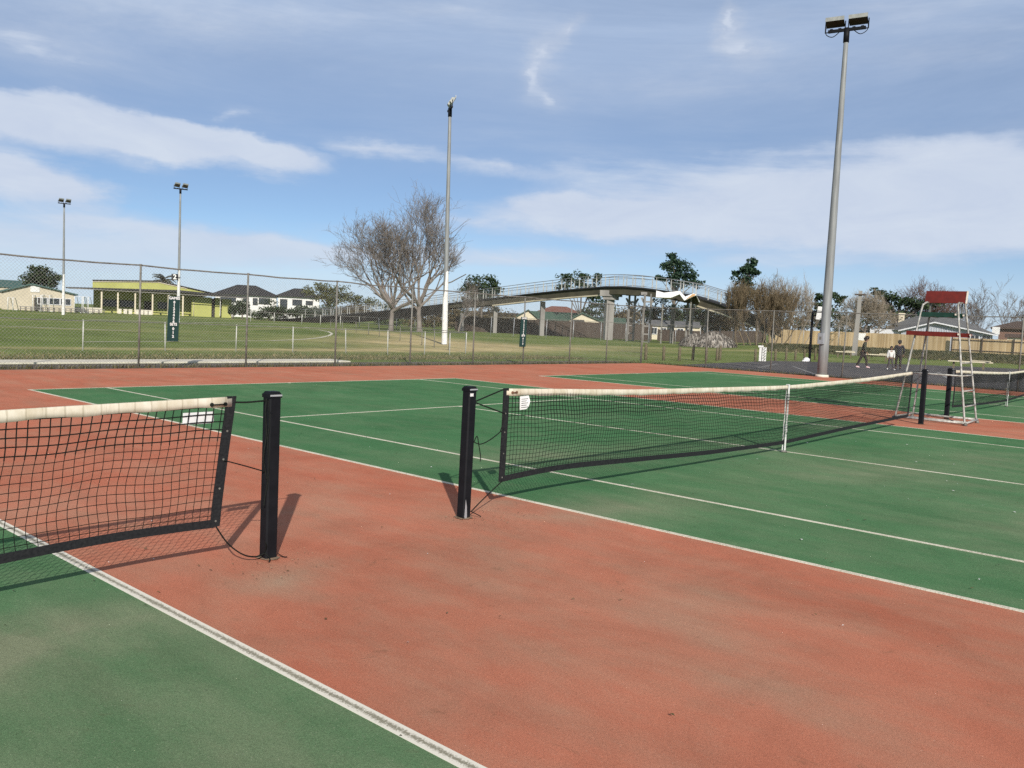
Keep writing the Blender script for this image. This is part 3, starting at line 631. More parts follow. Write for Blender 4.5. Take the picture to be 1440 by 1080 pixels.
rope('cord', [(-2.79, -0.03, 0.05), (-2.80, -0.06, 0.10), (-2.815, -0.07, 0.13)], 0.004, NA)
rope('cord', [(-2.79, -0.03, 0.045), (-2.785, -0.08, 0.02), (-2.81, -0.11, 0.008)], 0.004, NA)
rope('cord', [(-2.70, -0.04, 0.03), (-2.68, -0.075, 0.012), (-2.66, -0.09, 0.01)], 0.003, NA)
# cords of the middle net
rope('cord', [(-0.85, -0.02, 0.955), (-0.66, -0.01, 1.0), (-0.47, 0, 1.045)], 0.006, NB)
rope('cord', [(-0.85, -0.02, 0.945), (-0.66, -0.01, 0.89), (-0.47, -0.005, 0.835)], 0.006, NB)
rope('cord', [(-0.87, -0.03, 0.63), (-0.78, -0.03, 0.60), (-0.64, -0.02, 0.63), (-0.47, -0.008, 0.705)], 0.0045, NB)
rope('cord', [(-0.86, -0.03, 0.62), (-0.83, -0.035, 0.67), (-0.81, -0.04, 0.60), (-0.79, -0.045, 0.51), (-0.795, -0.05, 0.46)], 0.004, NB)
rope('cord', [(-0.47, -0.012, 0.83), (-0.50, -0.02, 0.76), (-0.53, -0.02, 0.69)], 0.003, NB)
rope('cord', [(-0.465, -0.01, 0.255), (-0.60, -0.02, 0.19), (-0.74, -0.03, 0.12), (-0.87, -0.045, 0.055)], 0.005, NB)
rope('cord', [(-0.87, -0.03, 0.055), (-0.83, -0.07, 0.03), (-0.80, -0.09, 0.01)], 0.004, NB)
rope('cord', [(10.98, 0, 0.80), (11.4, 0, 0.90), (11.85, -0.01, 0.98)], 0.005, NB)
rope('cord', [(10.98, 0, 0.60), (11.4, 0, 0.66), (11.85, -0.01, 0.70)], 0.005, NB)
rope('cord', [(11.05, 0, 1.03), (11.85, 0, 1.04)], 0.006, NB)
rope('cord', [(13.77, 0, 1.035), (14.16, 0, 1.02)], 0.006, NC)
rope('cord', [(13.77, 0, 0.30), (14.16, 0, 0.26)], 0.005, NC)

# ------------------------------------------------------------------ umpire chair
UC = thing('umpire_chair', (13.0, 0.02, 0), 'tall tubular umpire chair with red back board, green seat and red foot board', 'umpire chair')
def leg(pts, name='leg'):
    return rope(name, pts, 0.0195, UC, 'tube', 4)
XN, XF = 12.52, 13.48
leg([(XN, 0.69, 0.03), (XN+0.02, 0.665, 0.14), (XN+0.10, 0.52, 1.2), (12.72, 0.385, 2.25), (12.76, 0.355, 2.37), (12.90, 0.34, 2.42)])
leg([(XN, -0.63, 0.03), (XN+0.02, -0.61, 0.14), (XN+0.10, -0.45, 1.2), (12.72, -0.30, 2.25), (12.76, -0.275, 2.37), (12.90, -0.265, 2.42)])
leg([(XF, 0.60, 0.05), (XF-0.02, 0.585, 0.16), (XF-0.08, 0.49, 1.2), (13.30, 0.37, 2.30), (13.22, 0.355, 2.46)])
leg([(XF, -0.63, 0.05), (XF-0.02, -0.61, 0.16), (XF-0.08, -0.46, 1.2), (13.30, -0.30, 2.30), (13.22, -0.285, 2.46)])
for k, (yy, zz) in enumerate(((-0.59, 0.37), (-0.545, 0.67), (-0.50, 0.97), (-0.455, 1.22))):
    b = MB(); d = zz*0.085; b.tube([(XN+0.0+d*0.9, yy, zz), (XF-d*0.75, yy, zz)], 0.015, 8); b.build('rung', M['tube'], UC)
b = MB()
for a, c in (((XN, -0.64, 0.05), (XN, 0.70, 0.05)), ((XF, -0.64, 0.07), (XF, 0.61, 0.07)), ((XN, -0.64, 0.05), (XF, -0.64, 0.07)), ((XN, 0.69, 0.05), (XF, 0.60, 0.07)), ((XN+0.25, -0.62, 0.045), (XN+0.25, 0.66, 0.045))):
    b.tube([a, c], 0.022, 8)
b.build('base_frame', M['tube'], UC)
b = MB(); b.tube([(XN+0.055, 0.575, 0.97), (XN+0.055, -0.50, 0.97)], 0.016, 8); b.build('brace', M['tube'], UC)
for q in ((XN, 0.70), (XN, -0.64), (XF, -0.64), (XF, 0.61)): b = MB(); b.tube([(q[0], q[1], 0.0), (q[0], q[1], 0.06)], [0.045, 0.026], 10); b.build('foot', M['galv_dark'], UC)
for (xx, y0, y1, z, m, nm) in ((12.68, 0.60, -0.36, 1.79, 'red', 'foot_board'), (13.28, 0.58, -0.44, 1.785, 'red', 'foot_board'), (12.82, 0.45, -0.25, 2.18, 'green', 'seat_board'), (13.13, 0.45, -0.32, 2.175, 'green', 'seat_board')):
    b = MB(); b.box((xx, (y0+y1)/2, z), (0.20, abs(y0-y1), 0.045)); b.box((xx-0.103, (y0+y1)/2, z-0.012), (0.024, abs(y0-y1), 0.085))
    p = b.build(nm, M[m], UC)
    e = MB(); e.box((xx-0.115, y1-0.012, z-0.005), (0.05, 0.022, 0.035)); e.build('end_cap', M['chalk'], p)
b = MB()
for yy in (0.2, -0.1): b = MB(); b.bar((12.72, yy, 2.13), (13.25, yy, 2.13), 0.03); b.build('seat_bearer', M['galv_dark'], UC)
for yy in (0.36, -0.28): b = MB(); b.bar((12.9, yy, 2.41), (13.15, yy, 2.43), 0.028); b.build('arm', M['galv_dark'], UC)
b = MB(); b.box((13.12, 0.05, 2.535), (0.035, 0.76, 0.25), ry=R_(12)); bb = b.build('back_board', M['red'], UC)
b = MB(); b.box((13.12, -0.345, 2.535), (0.05, 0.022, 0.26), ry=R_(12)); b.build('end_board', M['chalk'], bb)
for yy in (0.34, -0.26): b = MB(); b.bar((13.17, yy, 2.1), (13.15, yy, 2.6), 0.025); b.build('back_stay', M['galv_dark'], UC)

# ------------------------------------------------------------------ chain-link fences
def chain_link(t, a, b, z0, z1, pitch=0.085, r=0.0024):
    """woven wire between plan points a and b"""
    a = np.array(a, float); b = np.array(b, float); L = float(np.linalg.norm(b-a)); d = (b-a)/L; H = z1-z0
    mb = MB(); n = int((L+H)/pitch)+1
    for i in range(n):
        c = i*pitch
        u0, w0, u1, w1 = (c, 0, c-H, H)
        if u0 > L: w0 = u0-L; u0 = L
        if u1 < 0: w1 = H+u1; u1 = 0
        if w1-w0 > 0.03:
            p = a+d*u0; q = a+d*u1; mb.tube([(p[0], p[1], z0+w0), (q[0], q[1], z0+w1)], r, 3, False)
            p = a+d*(L-u0); q = a+d*(L-u1); mb.tube([(p[0], p[1], z0+w0), (q[0], q[1], z0+w1)], r, 3, False)
    return mb.build('chain_link', M['wire'], t)
def fence(name, label, cat, posts, h, post_r, mesh=True, pitch=0.085, wr=0.0019, group=None, sag=0.0, mid=False, pm='galv_dark', z0=0.04, lean=0, rm='galv_dark'):
    rng = random.Random(len(posts)); p0 = posts[len(posts)//2]
    t = thing(name, (p0[0], p0[1], 0), label, cat, group)
    for p in posts:
        z = terrain(*p) if len(p) == 2 else p[2]
        b = MB(); lx, ly = rng.uniform(-.03, .03), rng.uniform(-.03, .03)
        b.tube([(p[0], p[1], z-0.03), (p[0]+lx, p[1]+ly, h+z)], post_r, 8); b.tube([(p[0]+lx, p[1]+ly, h+z), (p[0]+lx, p[1]+ly, h+z+0.03)], post_r*1.25, 8)
        b.build('post', M[pm], t)
    b = MB(); pts = []
    for i in range(len(posts)-1):
        for k in range(6):
            u = k/6; pts.append(tuple(np.array(posts[i][:2])*(1-u)+np.array(posts[i+1][:2])*u)+(h-sag*math.sin(math.pi*u)+rng.uniform(-.012, .012)+terrain(*posts[i][:2]),))
    pts.append(tuple(posts[-1][:2])+(h+terrain(*posts[-1][:2]),))
    b.tube(pts, post_r*0.8, 6); b.build('top_rail', M[rm], t)
    if mesh:
        mm = chain_link(t, posts[0][:2], posts[-1][:2], z0, h-0.02, pitch, wr)
    return t
NP = [-7.8, -4.75, -1.8, 1.1, 4.51, 7.65, 10.82, 14.0, 17.15, 20.05, 23.1, 25.84, 28.7]
fence('chain_link_fence', 'tall chain-link fence with rusted top rail along the back of the courts', 'fence', [(x, 17.1) for x in NP], 2.68, 0.027, sag=0.02)
EP = [17.1-0.02, 13.69, 10.62, 7.6, 4.5, 1.4, -1.7, -4.8, -7.9]
fence('chain_link_fence', 'chain-link fence turning along the right side of the courts, in front of the asphalt', 'fence', [(28.74, y) for y in EP], 2.66, 0.027, sag=0.01)

# low pipe rail around the playing field
rp = [(-21, 25.9), (-17.5, 25.9), (-14.4, 25.8), (-11.4, 25.8), (-8.4, 25.7), (-5.4, 25.7), (-2.4, 25.7), (0.6, 25.65), (3.6, 25.6), (6.6, 25.6), (9.6, 25.7), (12.52, 25.7), (14.63, 24.9), (16.8, 24.2), (18.6, 23.6), (20.6, 23.4), (22.6, 23.8), (24.4, 24.5)]
fence('pipe_rail', 'low pipe rail on white posts along the near edge of the grass field', 'rail', rp, 1.04, 0.022, False, pm='railwhite')
rq = [(24.6, 24.7), (26.6, 27.9), (28.6, 31.1), (30.7, 34.4), (32.8, 37.8), (35, 41.3), (37.4, 45.2), (40, 49.5), (43, 54.5), (46, 60), (49, 66), (52, 72)]
fence('pipe_rail', 'low grey pipe rail running away from the field corner toward the bare tree', 'rail', rq, 1.04, 0.024, False, pm='galv_dark')

# score boards wired on the back fence
def score_board(x, label, w=0.31, z0=0.70, z1=1.90, lean=0.05, turn=0.0, y=17.03):
    t = thing('score_board', (x, y, z0), label, 'score board', 'green game score boards')
    H = z1-z0; b = MB(); b.prism([(-w/2, 0), (w/2, 0), (w/2+lean, H), (-w/2+lean, H)], 'y', -0.012, 0.012)
    bo = b.build('board', M['signgreen'], t, world=False)
    def put(s, rel, size, bold): text_mesh('lettering', s, size, M['letter'], bo, (lean*rel, -0.0145, H*rel), (R_(90), 0, 0), bold, 0.002)
    put('GAMES', 0.955, 0.098, 0.0035)
    for k in range(7): put(str(k), 0.865-0.071*k, 0.092, 0.0045)
    put('SETS', 0.375, 0.098, 0.0035)
    for k in range(3): put(str(k), 0.275-0.085*k, 0.098, 0.0045)
    for q in (-w/2+0.03, w/2-0.03): c = MB(); c.tube([(q+lean, 0.0, H-0.002), (q+lean, 0.04, H+0.05)], 0.004, 5); c.build('tie', M['galv'], t, world=False)
    t.rotation_euler = (0, 0, turn)
    return t
score_board(5.39, 'green GAMES and SETS board on the fence before the lime clubhouse', lean=0.03)
score_board(19.88, 'green GAMES and SETS board on the fence left of the bridge pier', w=0.36, z0=0.68, z1=1.86, lean=0.03)

# ------------------------------------------------------------------ floodlight poles
def flood_head(t, c, right, face, tiltdeg, w=0.62, h=0.40, d=0.22):
    """box lamp: right and face are horizontal unit vectors, tilted downwards"""
    c = Vector(c); rt = Vector(right); fc = Vector(face); a = R_(tiltdeg)
    fwd = fc*math.cos(a)-Vector((0, 0, math.sin(a))); up = rt.cross(fwd).normalized()
    if up.z < 0: up = -up
    def P(x, y, z): return c+rt*x+fwd*y+up*z
    b = MB(); front = [P(x*w/2, d/2, z*h/2) for x, z in ((-1, -1), (1, -1), (1, 1), (-1, 1))]; back = [P(x*w*0.36, -d/2, z*h*0.30) for x, z in ((-1, -1), (1, -1), (1, 1), (-1, 1))]
    b.add(front+back, [(0, 1, 5, 4), (1, 2, 6, 5), (2, 3, 7, 6), (3, 0, 4, 7), (4, 5, 6, 7)])
    o = b.build('lamp_head', M['lampbody'], t)
    g = MB(); g.add([P(x*w*0.46, d/2+0.004, z*h*0.44) for x, z in ((-1, -1), (1, -1), (1, 1), (-1, 1))]+[P(x*w*0.46, d/2-0.03, z*h*0.44) for x, z in ((-1, -1), (1, -1), (1, 1), (-1, 1))],
                   [(0, 1, 2, 3), (0, 4, 5, 1), (1, 5, 6, 2), (2, 6, 7, 3), (3, 7, 4, 0)]); g.build('lens', M['lampglass'], o)
    vz = MB(); q0, q1 = P(-w/2, d/2, h/2), P(w/2, d/2, h/2); vz.bar(q0+Vector((0, 0, 0.07)), q1+Vector((0, 0, 0.07)), 0.03, 0.15); vz.build('visor', M['lampbody'], o)
    br = MB()
    for s in (-1, 1): br.bar(P(s*(w/2+0.02), 0, 0), P(s*(w/2+0.02), 0, 0)-Vector((0, 0, 0.38)), 0.03)
    br.bar(P(-(w/2+0.035), 0, 0)-Vector((0, 0, 0.38)), P(w/2+0.035, 0, 0)-Vector((0, 0, 0.38)), 0.035); br.build('bracket', M['black'], o)
    return o
def flood_pole(x, y, h, r0, r1, label, bar_az, face_az, heads, z0=0.0, cables=True, white=None, hatch=None, plate=False, tilt=38, w=0.62, hh=0.40, zoff=0.0):
    z0 = z0 if z0 else 0.0
    t = thing('floodlight_pole', (x, y, z0), label, 'floodlight', 'tall floodlight poles')
    b = MB(); n = 12; k = 10
    b.tube([(x, y, z0-0.03+h*i/k) for i in range(k+1)], [r0+(r1-r0)*i/k for i in range(k+1)], n); b.build('pole', M['pole'], t)
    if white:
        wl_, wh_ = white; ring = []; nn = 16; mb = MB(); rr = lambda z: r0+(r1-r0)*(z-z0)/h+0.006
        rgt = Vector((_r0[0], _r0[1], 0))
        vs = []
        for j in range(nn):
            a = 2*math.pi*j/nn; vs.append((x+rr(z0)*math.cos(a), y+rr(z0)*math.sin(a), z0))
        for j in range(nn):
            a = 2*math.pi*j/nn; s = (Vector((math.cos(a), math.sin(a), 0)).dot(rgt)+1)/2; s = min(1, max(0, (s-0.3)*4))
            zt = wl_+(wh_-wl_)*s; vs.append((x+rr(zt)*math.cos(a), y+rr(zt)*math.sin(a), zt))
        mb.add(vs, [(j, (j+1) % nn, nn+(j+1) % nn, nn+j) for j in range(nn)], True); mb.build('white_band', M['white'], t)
    ba = Vector((math.sin(R_(bar_az)), math.cos(R_(bar_az)), 0)); fa = Vector((math.sin(R_(face_az)), math.cos(R_(face_az)), 0))
    zt = z0+h; b = MB(); ext = 0.55*heads/2+0.15 if heads > 1 else 0.4
    b.bar(Vector((x, y, zt-0.06))-ba*ext, Vector((x, y, zt-0.06))+ba*ext, 0.12, 0.10); b.tube([(x, y, zt-0.55), (x, y, zt)], r1+0.03, 10)
    for s in (-0.55, -0.25, 0.25, 0.55): b.box(Vector((x, y, zt+0.0))+ba*s*ext*1.5, (0.10, 0.10, 0.05))
    b.build('crossarm', M['black'], t)
    for k in range(heads):
        s = (k-(heads-1)/2)*(w+0.16) if heads > 1 else 0
        c = Vector((x, y, zt+hh*0.86+zoff))+ba*s+fa*0.05
        rt = fa.cross(Vector((0, 0, 1))).normalized()
        flood_head(t, c, rt, fa, tilt, w, hh)
        if cables:
            p0 = c-Vector((0, 0, hh*0.45))+ba*(w*0.5 if s >= 0 else -w*0.5); p1 = Vector((x, y, zt-0.08))+ba*(s*0.55)
            rope('cable', [p0, p0-Vector((0, 0, 0.28))-ba*(0.02 if s > 0 else -0.02), (p0+p1)/2-Vector((0, 0, 0.30)), p1], 0.016, t)
    if hatch:
        hz_, dr = hatch; v = Vector((CAM[0]-x, CAM[1]-y, 0)).normalized(); v = (Matrix.Rotation(R_(dr), 3, 'Z') @ v)
        r = r0+(r1-r0)*hz_/h; hb = MB(); c = Vector((x, y, hz_))+v*(r+0.03); a = math.atan2(v.y, v.x)
        hb.box(c, (0.12, 0.26, 0.44), rz=a); ho = hb.build('hatch_box', M['galv'], t)
        lb = MB(); lb.box(c+v*0.063+Vector((0, 0, 0.02)), (0.006, 0.10, 0.12), rz=a); lb.build('switch_plate', M['galv_dark'], ho)
    if plate:
        pb = MB(); pb.tube([(x, y, 0.0), (x, y, 0.10)], [r0+0.07, r0+0.05], 12); pb.build('base_collar', M['concrete'], t)
    return t
flood_pole(28.33, 8.25, 13.75, 0.205, 0.085, 'nearest galvanised floodlight pole with two lamp heads, standing beside the court at right', YAW*57.2958+120, YAW*57.2958+210, 2, plate=True, hatch=(1.55, -35), tilt=64, w=0.70, hh=0.38, zoff=-0.05)
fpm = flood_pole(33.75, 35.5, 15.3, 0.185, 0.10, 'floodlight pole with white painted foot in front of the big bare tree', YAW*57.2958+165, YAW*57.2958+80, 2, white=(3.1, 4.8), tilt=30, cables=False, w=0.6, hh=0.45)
fpm.rotation_mode = 'QUATERNION'; fpm.rotation_quaternion = Quaternion(Vector((math.sin(YAW), math.cos(YAW), 0)), -0.016)   # this mast leans a little
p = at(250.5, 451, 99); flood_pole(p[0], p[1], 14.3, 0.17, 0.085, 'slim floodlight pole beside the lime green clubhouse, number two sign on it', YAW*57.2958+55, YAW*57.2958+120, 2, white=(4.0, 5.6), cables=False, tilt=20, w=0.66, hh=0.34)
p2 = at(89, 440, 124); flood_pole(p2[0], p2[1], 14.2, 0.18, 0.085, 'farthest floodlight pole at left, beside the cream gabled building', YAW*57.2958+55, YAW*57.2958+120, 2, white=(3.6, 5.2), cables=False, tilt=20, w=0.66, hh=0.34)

class Frame:
    """local frame facing the camera at a direction and distance: x right, y away, z up (metres)"""
    def __init__(s, px, dist, z=None):
        d = ray(px, 460); s.px = px; s.dist = dist; a = math.atan2(d[0], d[1]); s.az = a
        s.x0 = CAM[0]+dist*math.sin(a); s.y0 = CAM[1]+dist*math.cos(a); s.z0 = terrain(s.x0, s.y0) if z is None else z
        s.m = dist*math.cos(a-YAW)/FPX
    def X(s, px):     # lateral offset along local x to reach image column px (at the root's depth plane across the view ray)
        d = ray(px, 460); a = math.atan2(d[0], d[1]); return s.dist*math.tan(a-s.az)
    def Z(s, px, py): # height above root for image point px, py
        d = ray(px, py); a = math.atan2(d[0], d[1]); return CAM[2]+d[2]/math.hypot(d[0], d[1])*s.dist/math.cos(a-s.az)-s.z0
    def root(s, name, label, cat, group=None): return thing(name, (s.x0, s.y0, s.z0), label, cat, group, rz=-s.az)

# small numbered sign on the pole
F = Frame(244.5, 98.7); t = F.root('number_sign', 'small black square sign with a white figure 2 fixed to the slim floodlight pole', 'sign')
b = MB(); zc = F.Z(244.5, 389.5); b.box((0, 0, zc), (0.66, 0.03, 0.66)); b.bar((0.33, 0.02, zc), (0.62, 0.02, zc), 0.05, 0.05); sg = b.build('panel', M['black'], t, world=False)
text_mesh('lettering', '2', 0.72, M['letter'], sg, (0, -0.022, zc), (R_(90), 0, 0), 0.02, 0.004)

# ------------------------------------------------------------------ buildings
def gable_roof_x(mb, x0, x1, y0, y1, ze, zr, ov=0.3, th=0.12):
    """ridge along x"""
    ym = (y0+y1)/2; k = (zr-ze)/(ym-y0); e = ze-ov*k
    mb.prism([(y0-ov, e), (ym, zr), (y1+ov, e), (y1+ov, e+th), (ym, zr+th), (y0-ov, e+th)], 'x', x0-ov, x1+ov)
def gable_roof_y(mb, x0, x1, y0, y1, ze, zr, ov=0.3, th=0.12):
    """ridge along y, gable faces the camera"""
    xm = (x0+x1)/2; k = (zr-ze)/(xm-x0); e = ze-ov*k
    mb.prism([(x0-ov, e), (xm, zr), (x1+ov, e), (x1+ov, e+th), (xm, zr+th), (x0-ov, e+th)], 'y', y0-ov, y1+ov)
def hip_roof(mb, x0, x1, y0, y1, ze, zr, ov=0.5, inset=None):
    x0 -= ov; x1 += ov; y0 -= ov; y1 += ov; ins = (y1-y0)/2 if inset is None else inset; ym = (y0+y1)/2
    mb.add([(x0, y0, ze), (x1, y0, ze), (x1, y1, ze), (x0, y1, ze), (x0+ins, ym, zr), (x1-ins, ym, zr)], [(0, 1, 5, 4), (1, 2, 5), (2, 3, 4, 5), (3, 0, 4), (3, 2, 1, 0)])
    mb.box(((x0+x1)/2, (y0+y1)/2, ze-0.09), (x1-x0-0.02, y1-y0-0.02, 0.16))
def window(parent, x, z, w, h, y, frame='fascia', glass='glass'):
    f = MB(); fw = 0.09
    f.box((x, y-0.03, z+h/2+fw/2), (w+2*fw, 0.08, fw)); f.box((x, y-0.03, z-h/2-fw/2), (w+2*fw, 0.08, fw)); f.box((x-w/2-fw/2, y-0.03, z), (fw, 0.08, h)); f.box((x+w/2+fw/2, y-0.03, z), (fw, 0.08, h))
    f.box((x, y-0.02, z), (0.05, 0.05, h))
    o = f.build('window', M[frame], parent, world=False); g = MB(); g.box((x, y, z), (w, 0.03, h)); g.build('pane', M[glass], o, world=False); return o

# cream gabled hall at far left
F = Frame(50, 165); H = F.root('gabled_hall', 'cream gabled hall with teal roof and white vent at the far left edge', 'building')
xl, xr = F.X(2), F.X(104); ze = F.Z(8, 410); zr = F.Z(45, 400.5); xa = F.X(45)
b = MB(); b.prism([(xl, 0), (xr, 0), (xr, F.Z(104, 414)), (xa, zr), (xl, ze)], 'y', 0, 14); b.build('wall', M['beige'], H, world=False)
b = MB(); zr2 = zr+0.12
b.prism([(xl-0.5, ze-0.2), (xa, zr+0.05), (xr+0.6, F.Z(104, 414)-0.15), (xr+0.6, F.Z(104, 414)+0.05), (xa, zr2+0.12), (xl-0.5, ze+0.05)], 'y', -0.5, 14.5); b.build('roof', M['teal'], H, world=False)
b = MB(); b.box((F.X(49), -0.06, F.Z(49, 405.5)), (1.35, 0.1, 1.25)); b.build('vent_panel', M['white'], H, world=False)
for i, (x, w) in enumerate(((60, 1.5), (75, 1.8), (92, 1.5))): window(H, F.X(x), 1.7, w, 1.0, -0.03)
b = MB(); b.box((F.X(53), -0.04, 1.1), (1.1, 0.08, 2.2)); b.build('door', M['darkwall'], H, world=False)
F = Frame(20, 185); H = F.root('gabled_hall', 'long teal roofed building showing above the cream gabled hall at the left edge', 'building')
b = MB(); zz = F.Z(20, 404); b.box((F.X(20)-6, 4, zz/2), (F.X(50)-F.X(-40), 8, zz)); b.build('wall', M['beige'], H, world=False)
b = MB(); gable_roof_x(b, F.X(-75), F.X(28), 0, 8, zz, F.Z(10, 394)); b.build('roof', M['teal'], H, world=False)

# lime green clubhouse
F = Frame(215, 185); H = F.root('clubhouse', 'lime green clubhouse with dark veranda roof and cream columns across the field', 'building')
XZ = lambda x, y: (F.X(x), F.Z(x, y))
x129, x265, x330 = F.X(129), F.X(262), F.X(300)
b = MB(); b.box(((F.X(129)+F.X(286))/2, 9, 2.2), (F.X(286)-F.X(129), 10, 4.4)); b.box(((F.X(270)+F.X(296))/2, 2.2, 2.0), (F.X(296)-F.X(268), 4, 4.0)); b.box((F.X(305.5), 2.6, 2.0), (F.X(309)-F.X(302), 4, 4.0)); b.box(((F.X(311.5)+F.X(325))/2, 2.2, 1.9), (F.X(325)-F.X(311.5), 4, 3.8)); b.build('wall', M['lime'], H, world=False)
zl = F.Z(129, 407); b = MB()
b.prism([(x129, 4.4), (F.X(291), 4.2), XZ(291, 411.5), XZ(262, 405), XZ(222, 395.5), XZ(129, 394.2)], 'y', 1.2, 13); b.build('upper_wall', M['lime'], H, world=False)
b = MB(); b.prism([XZ(129, 394.2), XZ(222, 395.5), XZ(300, 412.5), XZ(300, 411.8), XZ(222, 394.2), XZ(129, 393.0)], 'y', 0.8, 13.4); b.build('roof', M['darkwall'], H, world=False)
b = MB(); b.prism([XZ(129, 396), XZ(221, 397), XZ(221, 395.6), XZ(129, 394.3)], 'y', 1.05, 1.18); b.prism([XZ(221, 397), XZ(262, 406), XZ(262, 405), XZ(221, 395.6)], 'y', 1.05, 1.18); b.build('fascia', M['cream'], H, world=False)
b = MB(); b.prism([XZ(94, 405.3), XZ(250, 411.3), XZ(344, 419.5), XZ(344, 417.6), XZ(250, 408.2), XZ(94, 403.8)], 'y', -3.0, 4.2); b.build('veranda_roof', M['roofblack'], H, world=False)
b = MB(); b.bar((F.X(96), -3.06, F.Z(96, 405.2)), (F.X(343), -3.06, F.Z(343, 419.3)), 0.12, 0.14); b.build('gutter', M['galv_dark'], H, world=False)
for x in (272, 325): b = MB(); b.tube([(F.X(x), 0.12, 0), (F.X(x), 0.12, 3.6)], 0.06, 6); b.build('downpipe', M['cream'], H, world=False)
for x in (143.5, 166, 190, 214, 236, 256):
    b = MB(); b.box((F.X(x), -2.6, 2.0), (0.28, 0.28, 4.0+F.Z(x, 410)-F.Z(x, 410))); b.build('column', M['cream'], H, world=False)
b = MB(); b.box((F.X(208), 3.98, 1.3), (1.6, 0.08, 2.6)); b.build('door', M['darkwall'], H, world=False)
for x in (152, 178, 232): window(H, F.X(x), 1.9, 2.6, 1.2, 3.95, 'darkwall')
b = MB(); b.box((F.X(299), 2.5, 1.9), (F.X(302)-F.X(296)-0.05, 3, 3.8)); b.build('dark_gap', M['darkwall'], H, world=False)  # dark panel fills the gap between lime walls, its shade put into the colour
# concrete blocks along the veranda
for i, x in enumerate((108, 113, 118.5, 124, 129.5, 135, 140.5, 168, 176, 183, 193, 199, 205, 211)):
    Fb = Frame(x, 176); t = Fb.root('concrete_block', 'pale concrete block in the low row before the clubhouse columns', 'concrete block', 'concrete blocks before the clubhouse')
    b = MB(); zt = Fb.Z(x, 431.5+(x-108)*0.045); b.box((0, 0, zt*0.4), (0.62, 0.5, zt*0.8)); b.box((0, 0, zt*0.9), (0.7, 0.58, zt*0.2)); b.build('block', M['concrete'], t, world=False)
# tyre-like dark stacked seats in front
for i, x in enumerate(np.linspace(32, 143, 15)):
    Fb = Frame(float(x), 148); t = Fb.root('picnic_bench', 'low dark bench in the row at the far left side of the field', 'bench', 'low benches along the far side of the field')
    b = MB(); b.box((0, 0, 0.72), (0.92, 0.6, 0.09)); b.build('table_top', M['concpier'], t, world=False)
    for s in (-0.55, 0.55): b = MB(); b.box((0, s, 0.42), (0.88, 0.24, 0.07)); b.build('seat', M['concpier'], t, world=False)
    for s in (-0.3, 0.3): b = MB(); b.bar((s, -0.5, -0.05), (s, 0.1, 0.7), 0.09); b.bar((s, 0.5, -0.05), (s, -0.1, 0.7), 0.09); b.build('leg', M['darkwall'], t, world=False)
# football goals stacked by the hall
for i, (xa, xb, yt, yb, lab) in enumerate(((11, 18, 418.5, 433, 'narrow white goal frame at the far left before the hall'), (46, 57, 415, 431, 'white goal frame before the hall wall, left of its pair'), (59, 69, 415, 431, 'white goal frame before the hall wall, right of its pair'), (104.5, 115, 417, 431, 'white goal frame beside the hall corner, next to the clubhouse'), (117, 123.5, 417.5, 430, 'small white goal frame nearest the clubhouse'))):
    Fb = Frame((xa+xb)/2, 158); t = Fb.root('goal_frame', lab, 'goal', 'white goal frames'); zt = Fb.Z((xa+xb)/2, yt); a, c = Fb.X(xa), Fb.X(xb)
    b = MB(); b.tube([(a, 0, 0), (a, 0, zt), (c, 0, zt), (c, 0, 0)], 0.075, 6); b.build('goal_mouth', M['white'], t, world=False)
    for q in (a, c): b = MB(); b.tube([(q, 0, zt), (q+0.35, 0.9, zt-0.05), (q+0.8, 1.8, 0)], 0.05, 6); b.build('back_stay', M['white'], t, world=False)
    b = MB(); b.tube([(a+0.8, 1.8, 0.05), (c+0.8, 1.8, 0.05)], 0.05, 6); b.build('ground_bar', M['white'], t, world=False)

# white two-storey houses behind
def white_house(xl, xr, xap0, xap1, yap, yeave, dist, label, wins):
    F = Frame((xl+xr)/2, dist); H = F.root('two_storey_house', label, 'house', 'white two-storey houses')
    a, c = F.X(xl), F.X(xr); ze = F.Z((xl+xr)/2, yeave)
    b = MB(); b.box(((a+c)/2, 5, ze/2), (c-a, 10, ze)); b.build('wall', M['white'], H, world=False)
    zr = F.Z((xap0+xap1)/2, yap); b = MB(); hip_roof(b, a, c, 0, 10, ze, zr, 0.7, inset=max(3.0, F.X(xap0)-a+0.7)); b.build('roof', M['roofblack'], H, world=False)
    for (x, w, h, dz) in wins: window(H, F.X(x), ze-1.3-dz, w, h, -0.03, 'darkwall')
    return F
white_house(302, 388, 332, 356, 400, 414.5, 225, 'white two-storey house with wide charcoal hip roof, left one behind the clubhouse', ((313, 1.2, 1.1, 0), (324, 2.2, 1.2, 0), (345, 1.2, 1.1, 0), (358, 1.0, 1.6, 0.3), (371, 2.6, 1.4, 0.1)))
white_house(390, 448, 412, 430, 405, 417, 220, 'white two-storey house with charcoal hip roof, right one beside the bushy tree', ((398, 1.6, 2.2, 0.7), (417, 2.2, 1.3, 0.2), (434, 1.6, 0.9, 0.2)))

